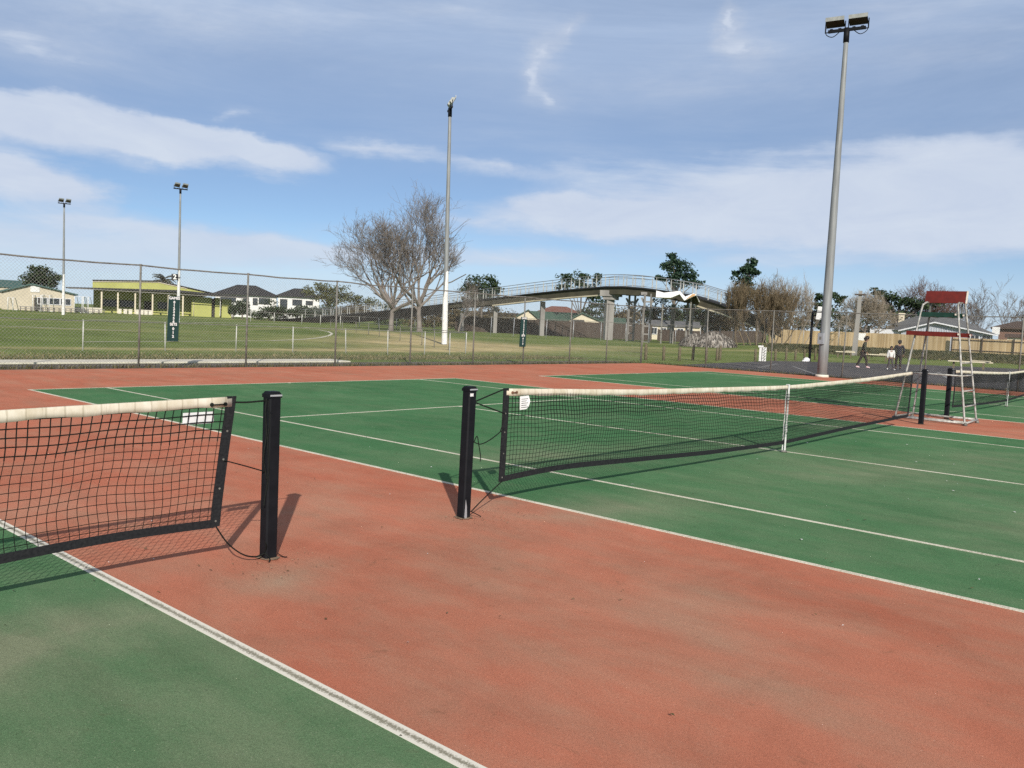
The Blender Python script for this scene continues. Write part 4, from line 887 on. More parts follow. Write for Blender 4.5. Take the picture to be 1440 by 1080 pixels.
# ------------------------------------------------------------------ vegetation builders
def leaf_quads(rng, cen, rad, n, size, up=0.35, squash=0.75):
    d = rng.normal(size=(n, 3)); d /= np.linalg.norm(d, axis=1)[:, None]
    r = rng.random(n)**0.45; pos = np.asarray(cen)+d*r[:, None]*np.asarray(rad)
    nrm = d*0.7+rng.normal(size=(n, 3))*0.7+np.array([0, 0, up]); nrm /= np.linalg.norm(nrm, axis=1)[:, None]
    a = np.cross(nrm, rng.normal(size=(n, 3))); a /= np.linalg.norm(a, axis=1)[:, None]; b = np.cross(nrm, a)
    s = size*(0.6+0.8*rng.random(n))[:, None]; a = a*s; b = b*s*squash
    return np.stack([pos-a*0.6-b*0.2, pos+b*0.5, pos+a*0.7+b*0.1, pos-b*0.55], axis=1)
def leafy_tree(F, label, cat, name, clumps, leafm, leaf=0.3, dens=1.0, trunk=None, group=None, seed=0, limbs=True, barkm='bark', sub=5):
    """clumps: list of (px, py, rx_px, ry_px[, depth m]) of the crown in this frame"""
    rng = np.random.default_rng(seed); T = F.root(name, label, cat, group); quads = []; m = F.m; cs = []
    for c in clumps:
        px, py, rx, ry = c[:4]; dy = c[4] if len(c) > 4 else 0.0
        cx, cz = F.X(px), F.Z(px, py); rx *= m; ry *= m; cs.append((cx, dy, cz, rx, ry))
        ns = int(sub*2.6)
        for k in range(ns):
            d = rng.normal(size=3); d /= np.linalg.norm(d); q = rng.random()**0.45*0.86
            cc = (cx+d[0]*rx*q, dy+d[1]*rx*0.9*q, cz+d[2]*ry*q); rr = 0.28+0.28*rng.random()
            n = int(max(24, 230*dens*(rx*ry)**0.8/ns*(0.3/leaf)**1.2))
            quads.append(leaf_quads(rng, cc, (rx*rr*1.15, rx*rr, ry*rr*0.9), n, leaf))
    zmin = min(c[2]-c[4]*0.5 for c in cs); tx = F.X(trunk[0]) if trunk else cs[0][0]; tr = trunk[1] if trunk else 0.25
    b = MB(); top = max(cs, key=lambda c: c[2]); b.tube([(tx, 0, -0.1), (tx+0.05, 0.05, max(0.5, zmin*0.6)), ((tx+top[0])/2, top[1]/2, (zmin+top[2])/2+0.1), (top[0], top[1], top[2])], [tr*1.25, tr, tr*0.7, tr*0.15], 8)
    T2 = b.build('trunk', M[barkm], T, world=False)
    if limbs:
        lb = MB()
        for c in cs:
            z0 = max(0.4, min(c[2]*0.7, zmin+0.3)); lb.tube([(tx, 0, z0*0.8), ((tx+c[0])/2, c[1]*0.6, (z0+c[2])/2), (c[0], c[1], c[2])], [tr*0.6, tr*0.4, tr*0.1], 5)
        lb.build('limbs', M[barkm], T, world=False)
    build_quads('crown', np.concatenate(quads), M[leafm], T, local=True)
    return T
def bare_tree(F, label, bases, env, barkm='twig', seed=0, levels=6, r0=0.3, twig=0.020, name='bare_tree', group=None, len0=3.0, spread=0.75, upb=0.25, cat='tree', kids=(2, 3), extra=2, limbs=0, limb_len=4.0):
    """bases: list of (x, lean x, lean y); env: list of ellipsoids (cx, cy, cz, rx, ry, rz) that hold the crown"""
    rng = random.Random(seed); T = F.root(name, label, cat, group); trunk = MB(); tw = MB()
    def inside(p, k=1.0): return any(((p.x-e[0])/e[3])**2+((p.y-e[1])/e[4])**2+((p.z-e[2])/e[5])**2 < k for e in env)
    zmid = min(e[2]-e[5]*0.35 for e in env)
    def grow(p, d, L, r, lev):
        pts = [p]; rs = [r]; q = p.copy(); dd = d.copy(); n = 3
        for i in range(n):
            w = 0.13 if lev < 2 else 0.2
            dd = (dd+Vector((rng.gauss(0, w), rng.gauss(0, w), rng.gauss(0, w*.7)+upb*0.3))).normalized()
            q = q+dd*L/n; pts.append(q.copy()); rs.append(max(twig*0.55, r*(1-0.36*(i+1)/n)))
        (trunk if lev == 0 else tw).tube(pts, rs, 8 if lev == 0 else (6 if lev == 1 else (4 if lev < 4 else 3)), False)
        if lev >= levels:
            for _ in range(3 if limbs else 1):
                sd0 = pts[rng.randint(1, 3)]; v = (dd+Vector((rng.gauss(0, .6), rng.gauss(0, .6), rng.gauss(0.15, .5)))).normalized()*L*rng.uniform(0.4, 0.8)
                tw.tube([sd0, sd0+v*0.5+Vector((rng.gauss(0, .03), rng.gauss(0, .03), 0)), sd0+v], [twig*0.6, twig*0.5, twig*0.4], 3, False)
            return
        if lev > 0 and q.z > zmid and not inside(q, 1.0) and rng.random() < 0.85: return
        if lev == 0 and limbs:
            for i in range(limbs):
                tilt = R_(rng.uniform(12, 38) if i < limbs//2 else rng.uniform(42, 78)); a = i*2.4+rng.uniform(-.3, .3); u = rng.uniform(0.62, 1.0)
                b0 = pts[1].lerp(pts[3], u); grow(b0, Vector((math.sin(tilt)*math.cos(a), math.sin(tilt)*math.sin(a)*0.8, math.cos(tilt))), limb_len*rng.uniform(0.8, 1.2), r*rng.uniform(0.42, 0.62), 1)
            return
        k = rng.randint(*kids)+(1 if lev == 0 else 0)
        starts = [(pts[-1], rs[-1], 1.0)]*k+[(pts[rng.randint(1, 2)], rs[2], 0.8) for _ in range(extra)]
        a0 = rng.uniform(0, 6.283)
        for i, (s_, sr, lk) in enumerate(starts):
            ax = Matrix.Rotation(a0+i*6.283/len(starts)+rng.uniform(-.5, .5), 3, dd) @ dd.orthogonal().normalized()
            nd = (dd+ax*rng.uniform(0.4, 1.0)*spread+Vector((0, 0, upb*rng.random()))).normalized()
            grow(s_, nd, L*rng.uniform(0.70, 0.92)*lk, max(twig, sr*rng.uniform(0.62, 0.8)), lev+1)
    for (bx, lx, ly) in bases:
        grow(Vector((bx, 0, -0.1)), Vector((lx, ly, 1)).normalized(), len0, r0, 0)
    trunk.build('trunk', M[barkm], T, world=False); tw.build('branches', M[barkm], T, world=False)
    return T
def shrub_fan(F, label, px0, px1, ytop, n, m, seed, name='bare_shrub', h_var=0.5, group=None, r=0.03, cat='shrub', fork=4):
    """many thin stems fanning up from the ground"""
    rng = random.Random(seed); T = F.root(name, label, cat, group); b = MB(); a, c = F.X(px0), F.X(px1); H = F.Z((px0+px1)/2, ytop)
    for i in range(n):
        u = rng.random(); x0 = a+(c-a)*(0.25+0.5*u); y0 = rng.uniform(-1.5, 1.5); h = H*(1-h_var*rng.random())*(1-0.5*abs(u-0.5)); lean = (u-0.5)*(c-a)*0.55+rng.gauss(0, .5)
        p = [Vector((x0+lean*t**1.3+rng.gauss(0, .12), y0+rng.gauss(0, .4)*t, h*t)) for t in (0, .3, .6, .85, 1)]
        b.tube(p, [r*1.6, r*1.3, r, r*.7, r*.5], 3, False)
        for k in range(fork):
            t = rng.uniform(0.3, 0.95); i0 = min(3, int(t*4)); q = p[i0].lerp(p[i0+1], rng.random()); d = Vector((rng.gauss(0, .7), rng.gauss(0, .7), rng.uniform(.5, 1.3)))*h*0.16
            b.tube([q, q+d*0.5+Vector((rng.gauss(0, .06), 0, 0)), q+d], [r*.7, r*.55, r*.4], 3, False)
    b.build('stems', M[m], T, world=False); return T

# left background
leafy_tree(Frame(55, 195), 'rounded dark evergreen tree behind the cream gabled hall', 'tree', 'evergreen_tree', [(55, 389, 26, 17), (44, 394, 16, 14), (66, 394, 16, 14), (56, 381, 16, 10)], 'leafdark', 0.34, 1.3, (55, 0.4), seed=2)
leafy_tree(Frame(455, 186), 'olive brown bushy tree between the white houses and the big bare tree', 'tree', 'bushy_tree', [(455, 404, 18, 11), (440, 412, 17, 12), (472, 410, 20, 14), (490, 420, 22, 14), (462, 420, 26, 14), (515, 428, 22, 12)], 'leafmid', 0.30, 0.75, (462, 0.3), seed=5)
def hedge_mound(px, py, rx, ry, dist, lab, leafm='leafdark', seed=0, leaf=0.24, name='shrub', grp=None):
    F = Frame(px, dist); zt = F.Z(px, py-ry)
    return leafy_tree(F, lab, 'shrub', name, [(px, py, rx, ry), (px-rx*0.5, py+ry*0.35, rx*0.6, ry*0.75), (px+rx*0.5, py+ry*0.3, rx*0.6, ry*0.8)], leafm, leaf, 1.2, (px, 0.12), grp, seed, limbs=False)
hedge_mound(340, 431, 11, 13, 165, 'round dark shrub at the right end of the clubhouse, larger of two', seed=11)
hedge_mound(327, 434, 7, 11, 167, 'small dark shrub against the right end of the clubhouse', seed=12)
hedge_mound(377, 436, 25, 14, 160, 'dark mounded shrub below the middle white house', seed=13)
hedge_mound(418, 437, 26, 12, 163, 'dark broad shrub below the right-hand white house', seed=14)
hedge_mound(458, 440, 28, 12, 182, 'dark shrub under the olive bushy tree', seed=15)
hedge_mound(500, 438, 22, 9, 175, 'brownish shrub behind the foot of the bridge ramp', 'leafbrown', seed=16)
# palm behind the clubhouse
F = Frame(228, 215); T = F.root('palm_tree', 'palm crown rising behind the lime clubhouse roof', 'tree'); rng = random.Random(4)
cx, cz = F.X(228), F.Z(228, 395)
b = MB(); b.tube([(cx, 0, -0.1), (cx+0.1, 0, cz*0.5), (cx, 0, cz)], [0.45, 0.36, 0.38], 9); b.build('trunk', M['bark'], T, world=False)
q = []
for k in range(46):
    a = rng.uniform(0, 6.28); el0 = rng.uniform(-0.25, 1.25); L = rng.uniform(2.8, 4.0); dirx, diry = math.cos(a), math.sin(a); p = Vector((cx, 0, cz)); s = L/8; e = el0; pts = [p.copy()]
    for i in range(8):
        p = p+Vector((dirx*math.cos(e), diry*math.cos(e), math.sin(e)))*s; e -= 0.20; pts.append(p.copy())
    side = Vector((-diry, dirx, 0))
    for i in range(8):
        w = 0.42*math.sin(math.pi*(i+0.8)/9.2)
        for sg in (-1, 1):
            dn = Vector((0, 0, -w*0.45)); q.append([pts[i], pts[i].lerp(pts[i+1], 0.55), pts[i+1]+side*sg*w+dn+(pts[i+1]-pts[i])*0.3, pts[i].lerp(pts[i+1], 0.5)+side*sg*w+dn])
build_quads('fronds', np.array([[tuple(v) for v in r] for r in q]), M['frond'], T, local=True)

# the two big bare trees
F = Frame(590, 105); s = F.m
bare_tree(F, 'tallest bare winter tree, standing just left of the white-footed floodlight pole', [(0, -0.02, 0.0)],
          [(F.X(592), 0, F.Z(592, 362), 42*s, 4.2, 88*s), (F.X(585), 0, F.Z(585, 385), 62*s, 5.0, 62*s)], 'twig', 7, 7, 0.36, 0.0150, len0=3.6, spread=0.62, upb=0.20, kids=(2, 2), extra=1, limbs=9, limb_len=4.3)
F = Frame(550, 104); s = F.m
bare_tree(F, 'broad bare winter tree with low spreading left limbs near the bridge ramp', [(0, -0.08, 0.0)],
          [(F.X(525), 0, F.Z(525, 375), 66*s, 5.4, 64*s), (F.X(485), 0, F.Z(485, 400), 50*s, 4.4, 48*s)], 'twig', 22, 7, 0.34, 0.0150, len0=3.2, spread=0.66, upb=0.16, kids=(2, 2), extra=1, limbs=10, limb_len=4.0)
F = Frame(645, 125); s = F.m
bare_tree(F, 'thin bare tree between the floodlight pole and the round evergreen', [(0, 0.1, 0)], [(F.X(642), 0, F.Z(642, 410), 28*s, 3.0, 36*s)], 'twig', 3, 6, 0.13, 0.013, len0=2.0, spread=0.6, upb=0.2, kids=(2, 2), extra=1)

# middle background evergreens
leafy_tree(Frame(675, 150), 'round dark evergreen left of the bridge ramp', 'tree', 'evergreen_tree', [(675, 398, 24, 14), (658, 405, 15, 13), (692, 404, 14, 13), (680, 415, 25, 14), (662, 420, 18, 14)], 'leafdark', 0.30, 1.1, (676, 0.17), seed=31)
leafy_tree(Frame(810, 150), 'wide dark evergreen showing above and under the bridge span', 'tree', 'evergreen_tree', [(792, 390, 15, 10), (815, 388, 14, 9), (835, 392, 12, 11), (805, 400, 22, 10), (790, 408, 14, 9), (826, 412, 22, 12), (845, 425, 20, 14), (830, 438, 18, 12)], 'leafdark', 0.30, 0.85, (815, 0.17), seed=32)
leafy_tree(Frame(948, 140), 'tall dark pine rising behind the white folded canopy', 'tree', 'pine_tree', [(940, 360, 9, 8), (948, 368, 12, 8), (930, 375, 11, 8), (955, 380, 14, 9), (938, 388, 18, 8), (948, 376, 20, 14), (956, 390, 24, 12), (936, 372, 10, 9), (966, 388, 13, 9), (974, 398, 12, 9), (950, 398, 22, 9), (925, 392, 9, 6)], 'leafpine', 0.30, 0.75, (946, 0.20), seed=33)
leafy_tree(Frame(1045, 140), 'dark pine with open top behind the brown thicket at the bridge end', 'tree', 'pine_tree', [(1052, 368, 7, 6), (1047, 384, 15, 11), (1040, 396, 17, 13), (1046, 374, 9, 6), (1040, 378, 10, 7), (1058, 382, 8, 5), (1030, 384, 7, 5), (1042, 396, 14, 8), (1034, 408, 12, 9), (1050, 412, 16, 12)], 'leafpine', 0.28, 0.6, (1044, 0.17), seed=34)
for (px, py, rx, ry, d, lm, lab, sd_) in ((935, 440, 34, 20, 150, 'leafdark', 'dark shade tree under the bridge behind the lattice tower', 41), (985, 440, 34, 22, 152, 'leafdark', 'dark shade tree under the bridge right of the white canopy', 42), (1035, 446, 28, 17, 150, 'leafbrown', 'brown shrubby tree under the falling ramp', 43),
                                (700, 448, 26, 12, 150, 'leafbrown', 'brown scrubby tree under the rising ramp', 44), (880, 440, 20, 16, 160, 'leafbrown', 'brown tree behind the concrete pier', 45)):
    leafy_tree(Frame(px, d), lab, 'tree', 'shade_tree', [(px, py, rx, ry), (px-rx*.5, py+4, rx*.6, ry*.8), (px+rx*.5, py+5, rx*.6, ry*.8), (px, py+ry*.8, rx*.9, ry*.6)], lm, 0.28, 0.7, (px, 0.3), seed=sd_)
for i, (px, py, rx, ry, d) in enumerate(((500, 436, 26, 12, 178), (548, 440, 24, 14, 172), (592, 442, 24, 13, 168), (628, 440, 24, 16, 166), (652, 438, 22, 16, 172), (680, 440, 26, 18, 168), (722, 450, 26, 14, 166), (770, 452, 26, 15, 196), (842, 446, 26, 18, 168),
                                      (900, 446, 26, 22, 170), (968, 446, 30, 24, 168), (1010, 448, 26, 20, 166), (1108, 452, 30, 16, 150), (1200, 456, 28, 14, 150))):
    leafy_tree(Frame(px, d), 'low scrubby tree in the dark belt of trees behind the bridge', 'tree', 'scrub_tree', [(px, py, rx, ry), (px-rx*.5, py+5, rx*.65, ry*.8), (px+rx*.5, py+5, rx*.65, ry*.8), (px-rx*.3, py+ry*.9, rx*.7, ry*.7), (px+rx*.35, py+ry*.9, rx*.7, ry*.7)], 'leafbrown' if i % 3 != 1 else 'leafdark', 0.30, 0.6, (px, 0.2), 'scrub trees behind the bridge', 80+i, limbs=False)
F = Frame(1068, 97); m_ = F.m
bare_tree(F, 'dense brown bare thicket at the right end of the bridge', [(x, x*0.22, 0) for x in (-2.2, -1.5, -0.8, -0.2, 0.4, 1.0, 1.7, 2.4)], [(F.X(1064), 0, F.Z(1064, 428), 46*m_, 3.5, 46*m_), (F.X(1090), 0, F.Z(1090, 424), 30*m_, 3, 40*m_)], 'twigbrown', 51, 6, 0.07, 0.014, 'bare_thicket', None, 1.7, 0.42, 0.35, 'shrub', (2, 2), 1)
leafy_tree(Frame(1062, 98), 'brownish leafy bush inside the bare thicket', 'shrub', 'leafy_bush', [(1060, 412, 22, 22), (1075, 430, 32, 22), (1050, 436, 22, 18), (1090, 440, 26, 16)], 'leafbrown', 0.16, 0.32, (1065, 0.15), seed=52)
F = Frame(1105, 99); m_ = F.m
bare_tree(F, 'pale grey bare thicket left of the right floodlight pole', [(x, x*0.2, 0) for x in (-1.8, -1.0, -0.3, 0.5, 1.2, 2.0)], [(F.X(1100), 0, F.Z(1100, 428), 40*m_, 3, 44*m_)], 'twigpale', 53, 6, 0.06, 0.011, 'bare_thicket', None, 1.8, 0.40, 0.36, 'shrub', (2, 2), 1)
leafy_tree(Frame(1160, 125), 'dark conifer behind the basketball backboard', 'tree', 'conifer', [(1150, 418, 10, 8), (1165, 416, 12, 8), (1178, 422, 9, 8), (1148, 430, 14, 9), (1168, 432, 18, 10), (1140, 444, 18, 10), (1165, 448, 26, 14), (1145, 456, 24, 9)], 'leafdark', 0.26, 0.8, (1158, 0.17), seed=54)
F = Frame(1215, 118); s = F.m
bare_tree(F, 'pale bare tree beside the concrete utility pole', [(0, -0.15, 0), (1.0, 0.2, 0.1)], [(F.X(1212), 0, F.Z(1212, 432), 32*s, 3, 26*s)], 'twigpale', 61, 6, 0.16, 0.016, len0=1.9, spread=0.75, upb=0.15, kids=(2, 3), extra=1)
leafy_tree(Frame(1210, 128), 'olive brown bush behind the timber fence near the utility pole', 'shrub', 'leafy_bush', [(1190, 448, 22, 14), (1225, 445, 28, 18), (1245, 452, 20, 12)], 'leafbrown', 0.22, 0.6, (1215, 0.2), seed=62)
leafy_tree(Frame(1255, 135), 'flat-topped dark cypress reaching over the grey house', 'tree', 'cypress_tree', [(1226, 410, 12, 6), (1240, 416, 18, 7), (1262, 420, 24, 9), (1285, 425, 26, 10), (1250, 430, 22, 9), (1310, 428, 24, 9), (1275, 440, 26, 9)], 'leafdark', 0.28, 0.8, (1262, 0.4), seed=63)
F = Frame(1300, 138); s = F.m
bare_tree(F, 'rounded reddish brown bare tree behind the red back board of the umpire chair', [(0, -0.2, 0), (0.6, 0.25, 0)], [(F.X(1297), 0, F.Z(1297, 417), 48*s, 5, 28*s)], 'twigred', 64, 6, 0.22, 0.018, len0=2.6, spread=0.8, upb=0.12, kids=(2, 3), extra=1)
for (px, top, rx, sd_, lab) in ((1376, 405, 15, 71, 'small bare tree over the roofs, first right of the umpire chair'), (1412, 403, 18, 72, 'bare tree with forked trunk over the brown roof, near the right edge'), (1446, 428, 16, 73, 'bare tree cut by the right edge'), (1358, 428, 14, 74, 'low bare tree behind the slate roof ridge')):
    F = Frame(px, 145); s = F.m; zc = F.Z(px, (top+455)/2)
    bare_tree(F, lab, [(0, 0.05, 0)], [(F.X(px), 0, zc+0.3, rx*s*1.15, 2.2, (462-top)/2*s)], 'twig' if sd_ != 73 else 'twigbrown', sd_, 6, 0.15, 0.017, len0=zc*0.42, spread=0.62, upb=0.2, kids=(2, 2), extra=1, group='bare trees over the roofs')

# ------------------------------------------------------------------ footbridge
BR = [(385, 449.5, 170), (450, 446, 160), (520, 440, 150), (585, 433, 141), (640, 426.5, 134), (700, 419.5, 127.5), (760, 412.5, 121.5), (812, 407.2, 116), (860, 403.2, 111.5), (885, 403.2, 109.5), (910, 405, 108), (950, 410.5, 106), (985, 417, 104.5), (1020, 428, 103), (1060, 443, 101.5), (1095, 462, 100.5)]
bp = [Vector(at(x, y, d)) for x, y, d in BR]
root = bp[8].copy(); root.z = terrain(root.x, root.y)
BT = thing('footbridge', root, 'long steel footbridge with railings rising over a concrete pier and falling to the thicket', 'bridge')
def offs(i):
    d = (bp[min(i+1, len(bp)-1)]-bp[max(i-1, 0)]); d.z = 0; d.normalize(); n = Vector((d.y, -d.x, 0))
    if (n.dot(Vector((CAM[0], CAM[1], 0))-Vector((bp[i].x, bp[i].y, 0)))) < 0: n = -n
    return n            # toward the camera
def ribbon(name, n0, z0, n1, z1, i0, i1, m, zf=None):
    b = MB(); vs = []
    for i in range(i0, i1+1):
        o = offs(i); k = zf(i) if zf else 1.0
        for (n_, z_) in ((n0, z0*k), (n1, z0*k), (n1, z1), (n0, z1)): vs.append(bp[i]+o*n_+Vector((0, 0, z_)))
    n = i1-i0+1; fs = [(i*4+j, i*4+(j+1) % 4, (i+1)*4+(j+1) % 4, (i+1)*4+j) for i in range(n-1) for j in range(4)]+[(3, 2, 1, 0), tuple(n*4-4+i for i in range(4))]
    b.add(vs, fs); return b.build(name, m, BT)
ribbon('deck', 1.25, -0.16, -1.25, 0.0, 0, 15, M['roofblack'])
ribbon('girder', 1.0, -1.02, 0.92, -0.165, 3, 15, M['deck'], lambda i: min(1, max(0.35, (i-1)/4)))
ribbon('girder', -0.92, -1.02, -1.0, -0.165, 3, 15, M['deck'], lambda i: min(1, max(0.35, (i-1)/4)))
fl = ribbon('flange', 1.14, -1.19, 0.82, -1.03, 5, 8, M['flange'])
ribbon('flange', 1.14, -1.19, 0.82, -1.03, 12, 15, M['flange'])
ribbon('ramp_wall', 1.24, -1.6, 1.16, -0.17, 0, 4, M['rampdark'], lambda i: min(1.0, max(0.02, (bp[i].z+0.02)/1.6)) if bp[i].z > 0.2 else 0.15)
# railings: posts and three rails each side
rl = {}
for side in (1.2, -1.2):
    b = MB(); bw = MB(); rails = MB(); top = []; mid = []; low = []; acc = 0.0; nxt = 0.0
    for i in range(len(bp)-1):
        L = (bp[i+1]-bp[i]).length; oa, ob = offs(i), offs(i+1); k = max(2, int(L/1.55)) if i > 1 else max(2, int(L/2.2))
        for j in range(k):
            u = j/k; p = bp[i].lerp(bp[i+1], u)+oa.lerp(ob, u)*side
            b = MB(); b.bar(p+Vector((0, 0, -0.1)), p+Vector((0, 0, 1.12)), 0.10, 0.07); b.bar(p+Vector((0, 0, 1.1)), p+Vector((0, 0, 1.45)), 0.05, 0.05); b.build('rail_post', M['railwhite'], BT)
            top.append(p+Vector((0, 0, 1.45))); mid.append(p+Vector((0, 0, 1.10))); low.append(p+Vector((0, 0, 0.15)))
    rails.tube(top, 0.045, 6); rails.tube(mid, 0.035, 6); rails.tube(low, 0.03, 6)
    for z in np.arange(0.3, 1.1, 0.16): rails.tube([q+Vector((0, 0, float(z)-0.15)) for q in low], 0.008, 3, False)
    rails.build('handrail', M['rail'], BT)
# piers
def pier(i_pt, w, label_cap=True, solid=True):
    p = Vector(at(*i_pt)); g0 = terrain(p.x, p.y); b = MB(); a = math.atan2(_f[0], _f[1])
    b.box((p.x, p.y, (p.z+g0)/2), (w, w*0.8, p.z-g0), rz=-a+0.25); return b.build('pier', M['concpier'], BT)
pier((857.5, 420, 111.3), 1.05)
p = Vector(at(859.5, 414, 111.3)); b = MB(); b.box((p.x, p.y, p.z+0.10), (2.6, 1.9, 0.75), rz=-YAW-0.3); b.box((p.x, p.y, p.z-0.45), (1.8, 1.5, 0.5), rz=-YAW-0.3); b.build('pier_cap', M['concpier'], BT)
pier((697, 432, 127.8), 0.55); pier((763.5, 424, 121), 0.62); pier((650, 440, 133), 0.6)
# lattice towers
def lattice(px, ytop, dist, wpx, name='lattice_tower'):
    F = Frame(px, dist); z1 = F.Z(px, ytop); b = MB(); w = wpx*F.m/2; c, s_ = math.cos(-F.az), math.sin(-F.az)
    def G(x, y, z): return (F.x0+x*c-y*s_, F.y0+x*s_+y*c, F.z0+z)
    for x in (-w, w):
        for y in (-w, w): b.bar(G(x, y, -0.05), G(x, y, z1), 0.20, 0.20)
    n = 6
    for k in range(n):
        za, zb = z1*k/n, z1*(k+1)/n
        for y in (-w, w): b.bar(G(-w, y, za), G(w, y, za+0.02), 0.10, 0.16)
        for x in (-w, w): b.bar(G(x, -w, za), G(x, w, zb), 0.09)
    b.bar(G(-w-0.5, 0, z1), G(w+0.5, 0, z1), 0.4, 0.35); b.bar(G(-w-0.4, 0, z1-0.5), G(-w, 0, z1-1.2), 0.25); b.bar(G(w+0.4, 0, z1-0.5), G(w, 0, z1-1.2), 0.25)
    return b.build(name, M['concpier'], BT)
lattice(887, 414, 111, 8); lattice(909, 413, 107, 9); lattice(969, 424, 108, 7)
pier((947, 428, 108), 0.4); pier((995, 430, 106), 0.4)
# white folded canopy beside the deck
F = Frame(950, 101); T = F.root('folded_canopy', 'white zigzag folded canopy with a tan underside hanging beside the bridge railing', 'canopy')
prof_t = [(920, 408.5), (931, 411.5), (953, 409), (961, 417), (972, 412.5), (976, 413.5), (981, 424)]
prof_b = [(920, 418), (941, 418.5), (953, 413.5), (960, 422.5), (976, 415), (977, 415.5), (982, 425)]
vs = []; nseg = len(prof_t)
for dpt in (0.0, 2.6):
    for (x, y) in prof_t: vs.append((F.X(x), dpt*1.0, F.Z(x, y)))
vt = MB(); n = nseg; vt.add([v for v in vs]+[(F.X(x), 0.0, F.Z(x, y)) for x, y in prof_b]+[(F.X(x), 2.6, F.Z(x, y)) for x, y in prof_b],
    [(i, i+1, n+i+1, n+i) for i in range(n-1)]+[(2*n+i, i, i+1, 2*n+i+1)[::-1] for i in range(n-1)]+[(3*n+i, 3*n+i+1, 2*n+i+1, 2*n+i) for i in range(n-1)]+[(n+i, n+i+1, 3*n+i+1, 3*n+i) for i in range(n-1)]+[(0, 2*n, 3*n, n), (n-1, 2*n-1, 4*n-1, 3*n-1)])
vt.build('canopy_sheet', M['canvas'], T, world=False)
b = MB(); b.add([(F.X(962), -0.02, F.Z(962, 421)), (F.X(974), -0.02, F.Z(974, 415.6)), (F.X(975.5), -0.02, F.Z(975.5, 413.2)), (F.X(971), -0.02, F.Z(971, 413.5))], [(0, 1, 2, 3)])
b.add([(F.X(962), -0.05, F.Z(962, 421)), (F.X(974), -0.05, F.Z(974, 415.6)), (F.X(975.5), -0.05, F.Z(975.5, 413.2)), (F.X(971), -0.05, F.Z(971, 413.5))], [(3, 2, 1, 0), ]); b.build('tan_panel', M['orangepaint'], T, world=False)
for x in (930, 970): b = MB(); b.box((F.X(x), 1.4, F.Z(x, 418)/2), (0.16, 0.16, F.Z(x, 418))); b.build('support', M['galv_dark'], T, world=False)

# ------------------------------------------------------------------ green-roofed houses and fences under the bridge
def cream_house(px0, px1, pxa, ya, ye, dist, label, rx1, ridge_y):
    F = Frame(pxa, dist); H = F.root('green_roofed_house', label, 'house', 'cream houses with green roofs')
    a, c, xa = F.X(px0), F.X(px1), 0.0; ze = F.Z(pxa, ye); za = F.Z(pxa, ya)
    b = MB(); b.prism([(a, 0), (c, 0), (c, ze), (xa, za), (a, ze)], 'y', 0, 8); b.build('wall', M['cream'], H, world=False)
    b = MB(); b.prism([(a-0.4, ze-0.1), (xa, za+0.12), (c+0.4, ze-0.1), (c+0.4, ze+0.1), (xa, za+0.32), (a-0.4, ze+0.1)], 'y', -0.4, 7)
    gable_roof_x(b, F.X(pxa), F.X(rx1), 3, 10, ze, F.Z(pxa+20, ridge_y)); b.build('roof', M['roofgreen'], H, world=False)
    b = MB(); b.box(((c+F.X(rx1))/2, 6.4, ze/2-0.1), (F.X(rx1)-c, 6, ze-0.2)); b.build('side_wall', M['brick'], H, world=False)
    return F, H, ze
F, H, ze = cream_house(719, 758, 742, 437.5, 451, 150, 'cream gabled house with green roof under the bridge, left of the pair', 812, 438)
window(H, F.X(786), ze-0.9, 2.4, 0.7, 3.2); window(H, F.X(730), ze-1.2, 1.2, 1.0, -0.03)
F, H, ze = cream_house(793, 856, 818, 442, 456, 146, 'cream gabled house with green roof under the bridge, right of the pair by the pier', 880, 446)
b = MB(); b.box((F.X(812), -0.04, 1.6), (2.2, 0.08, 2.2)); b.build('door', M['darkwall'], H, world=False); window(H, F.X(836), ze-1.2, 2.6, 1.1, -0.03)
F = Frame(785, 185); H = F.root('tiled_house', 'house with red brown hip roof behind the green roofs', 'house'); ze = F.Z(785, 441); b = MB(); b.box((0, 5, ze/2), (F.X(815)-F.X(752), 10, ze)); b.build('wall', M['cream'], H, world=False)
b = MB(); hip_roof(b, F.X(752), F.X(818), 0, 10, ze, F.Z(785, 430), 0.6, 4); b.build('roof', M['roofred'], H, world=False)
F = Frame(950, 142); H = F.root('low_building', 'low pale building with dark window strip under the bridge', 'building'); zt = F.Z(950, 459); b = MB(); b.box((0, 3, zt/2), (F.X(982)-F.X(912), 6, zt)); b.build('wall', M['cream'], H, world=False)
b = MB(); gable_roof_x(b, F.X(912), F.X(982), 0, 6, zt, F.Z(950, 452)); b.build('roof', M['roofgrey'], H, world=False)
for x in (920, 933, 944, 957, 970): window(H, F.X(x), zt*0.62, 0.9, 1.0, -0.03)
F = Frame(674, 165); H = F.root('low_building', 'low white shed half hidden behind the rising bridge ramp', 'building'); zt = F.Z(702, 449); b = MB(); b.box((F.X(700), 3, zt/2), (F.X(712)-F.X(668), 6, zt)); b.build('wall', M['cream'], H, world=False); b = MB(); gable_roof_x(b, F.X(668), F.X(730), 0, 6, zt, F.Z(700, 440)); b.build('roof', M['roofblack'], H, world=False)

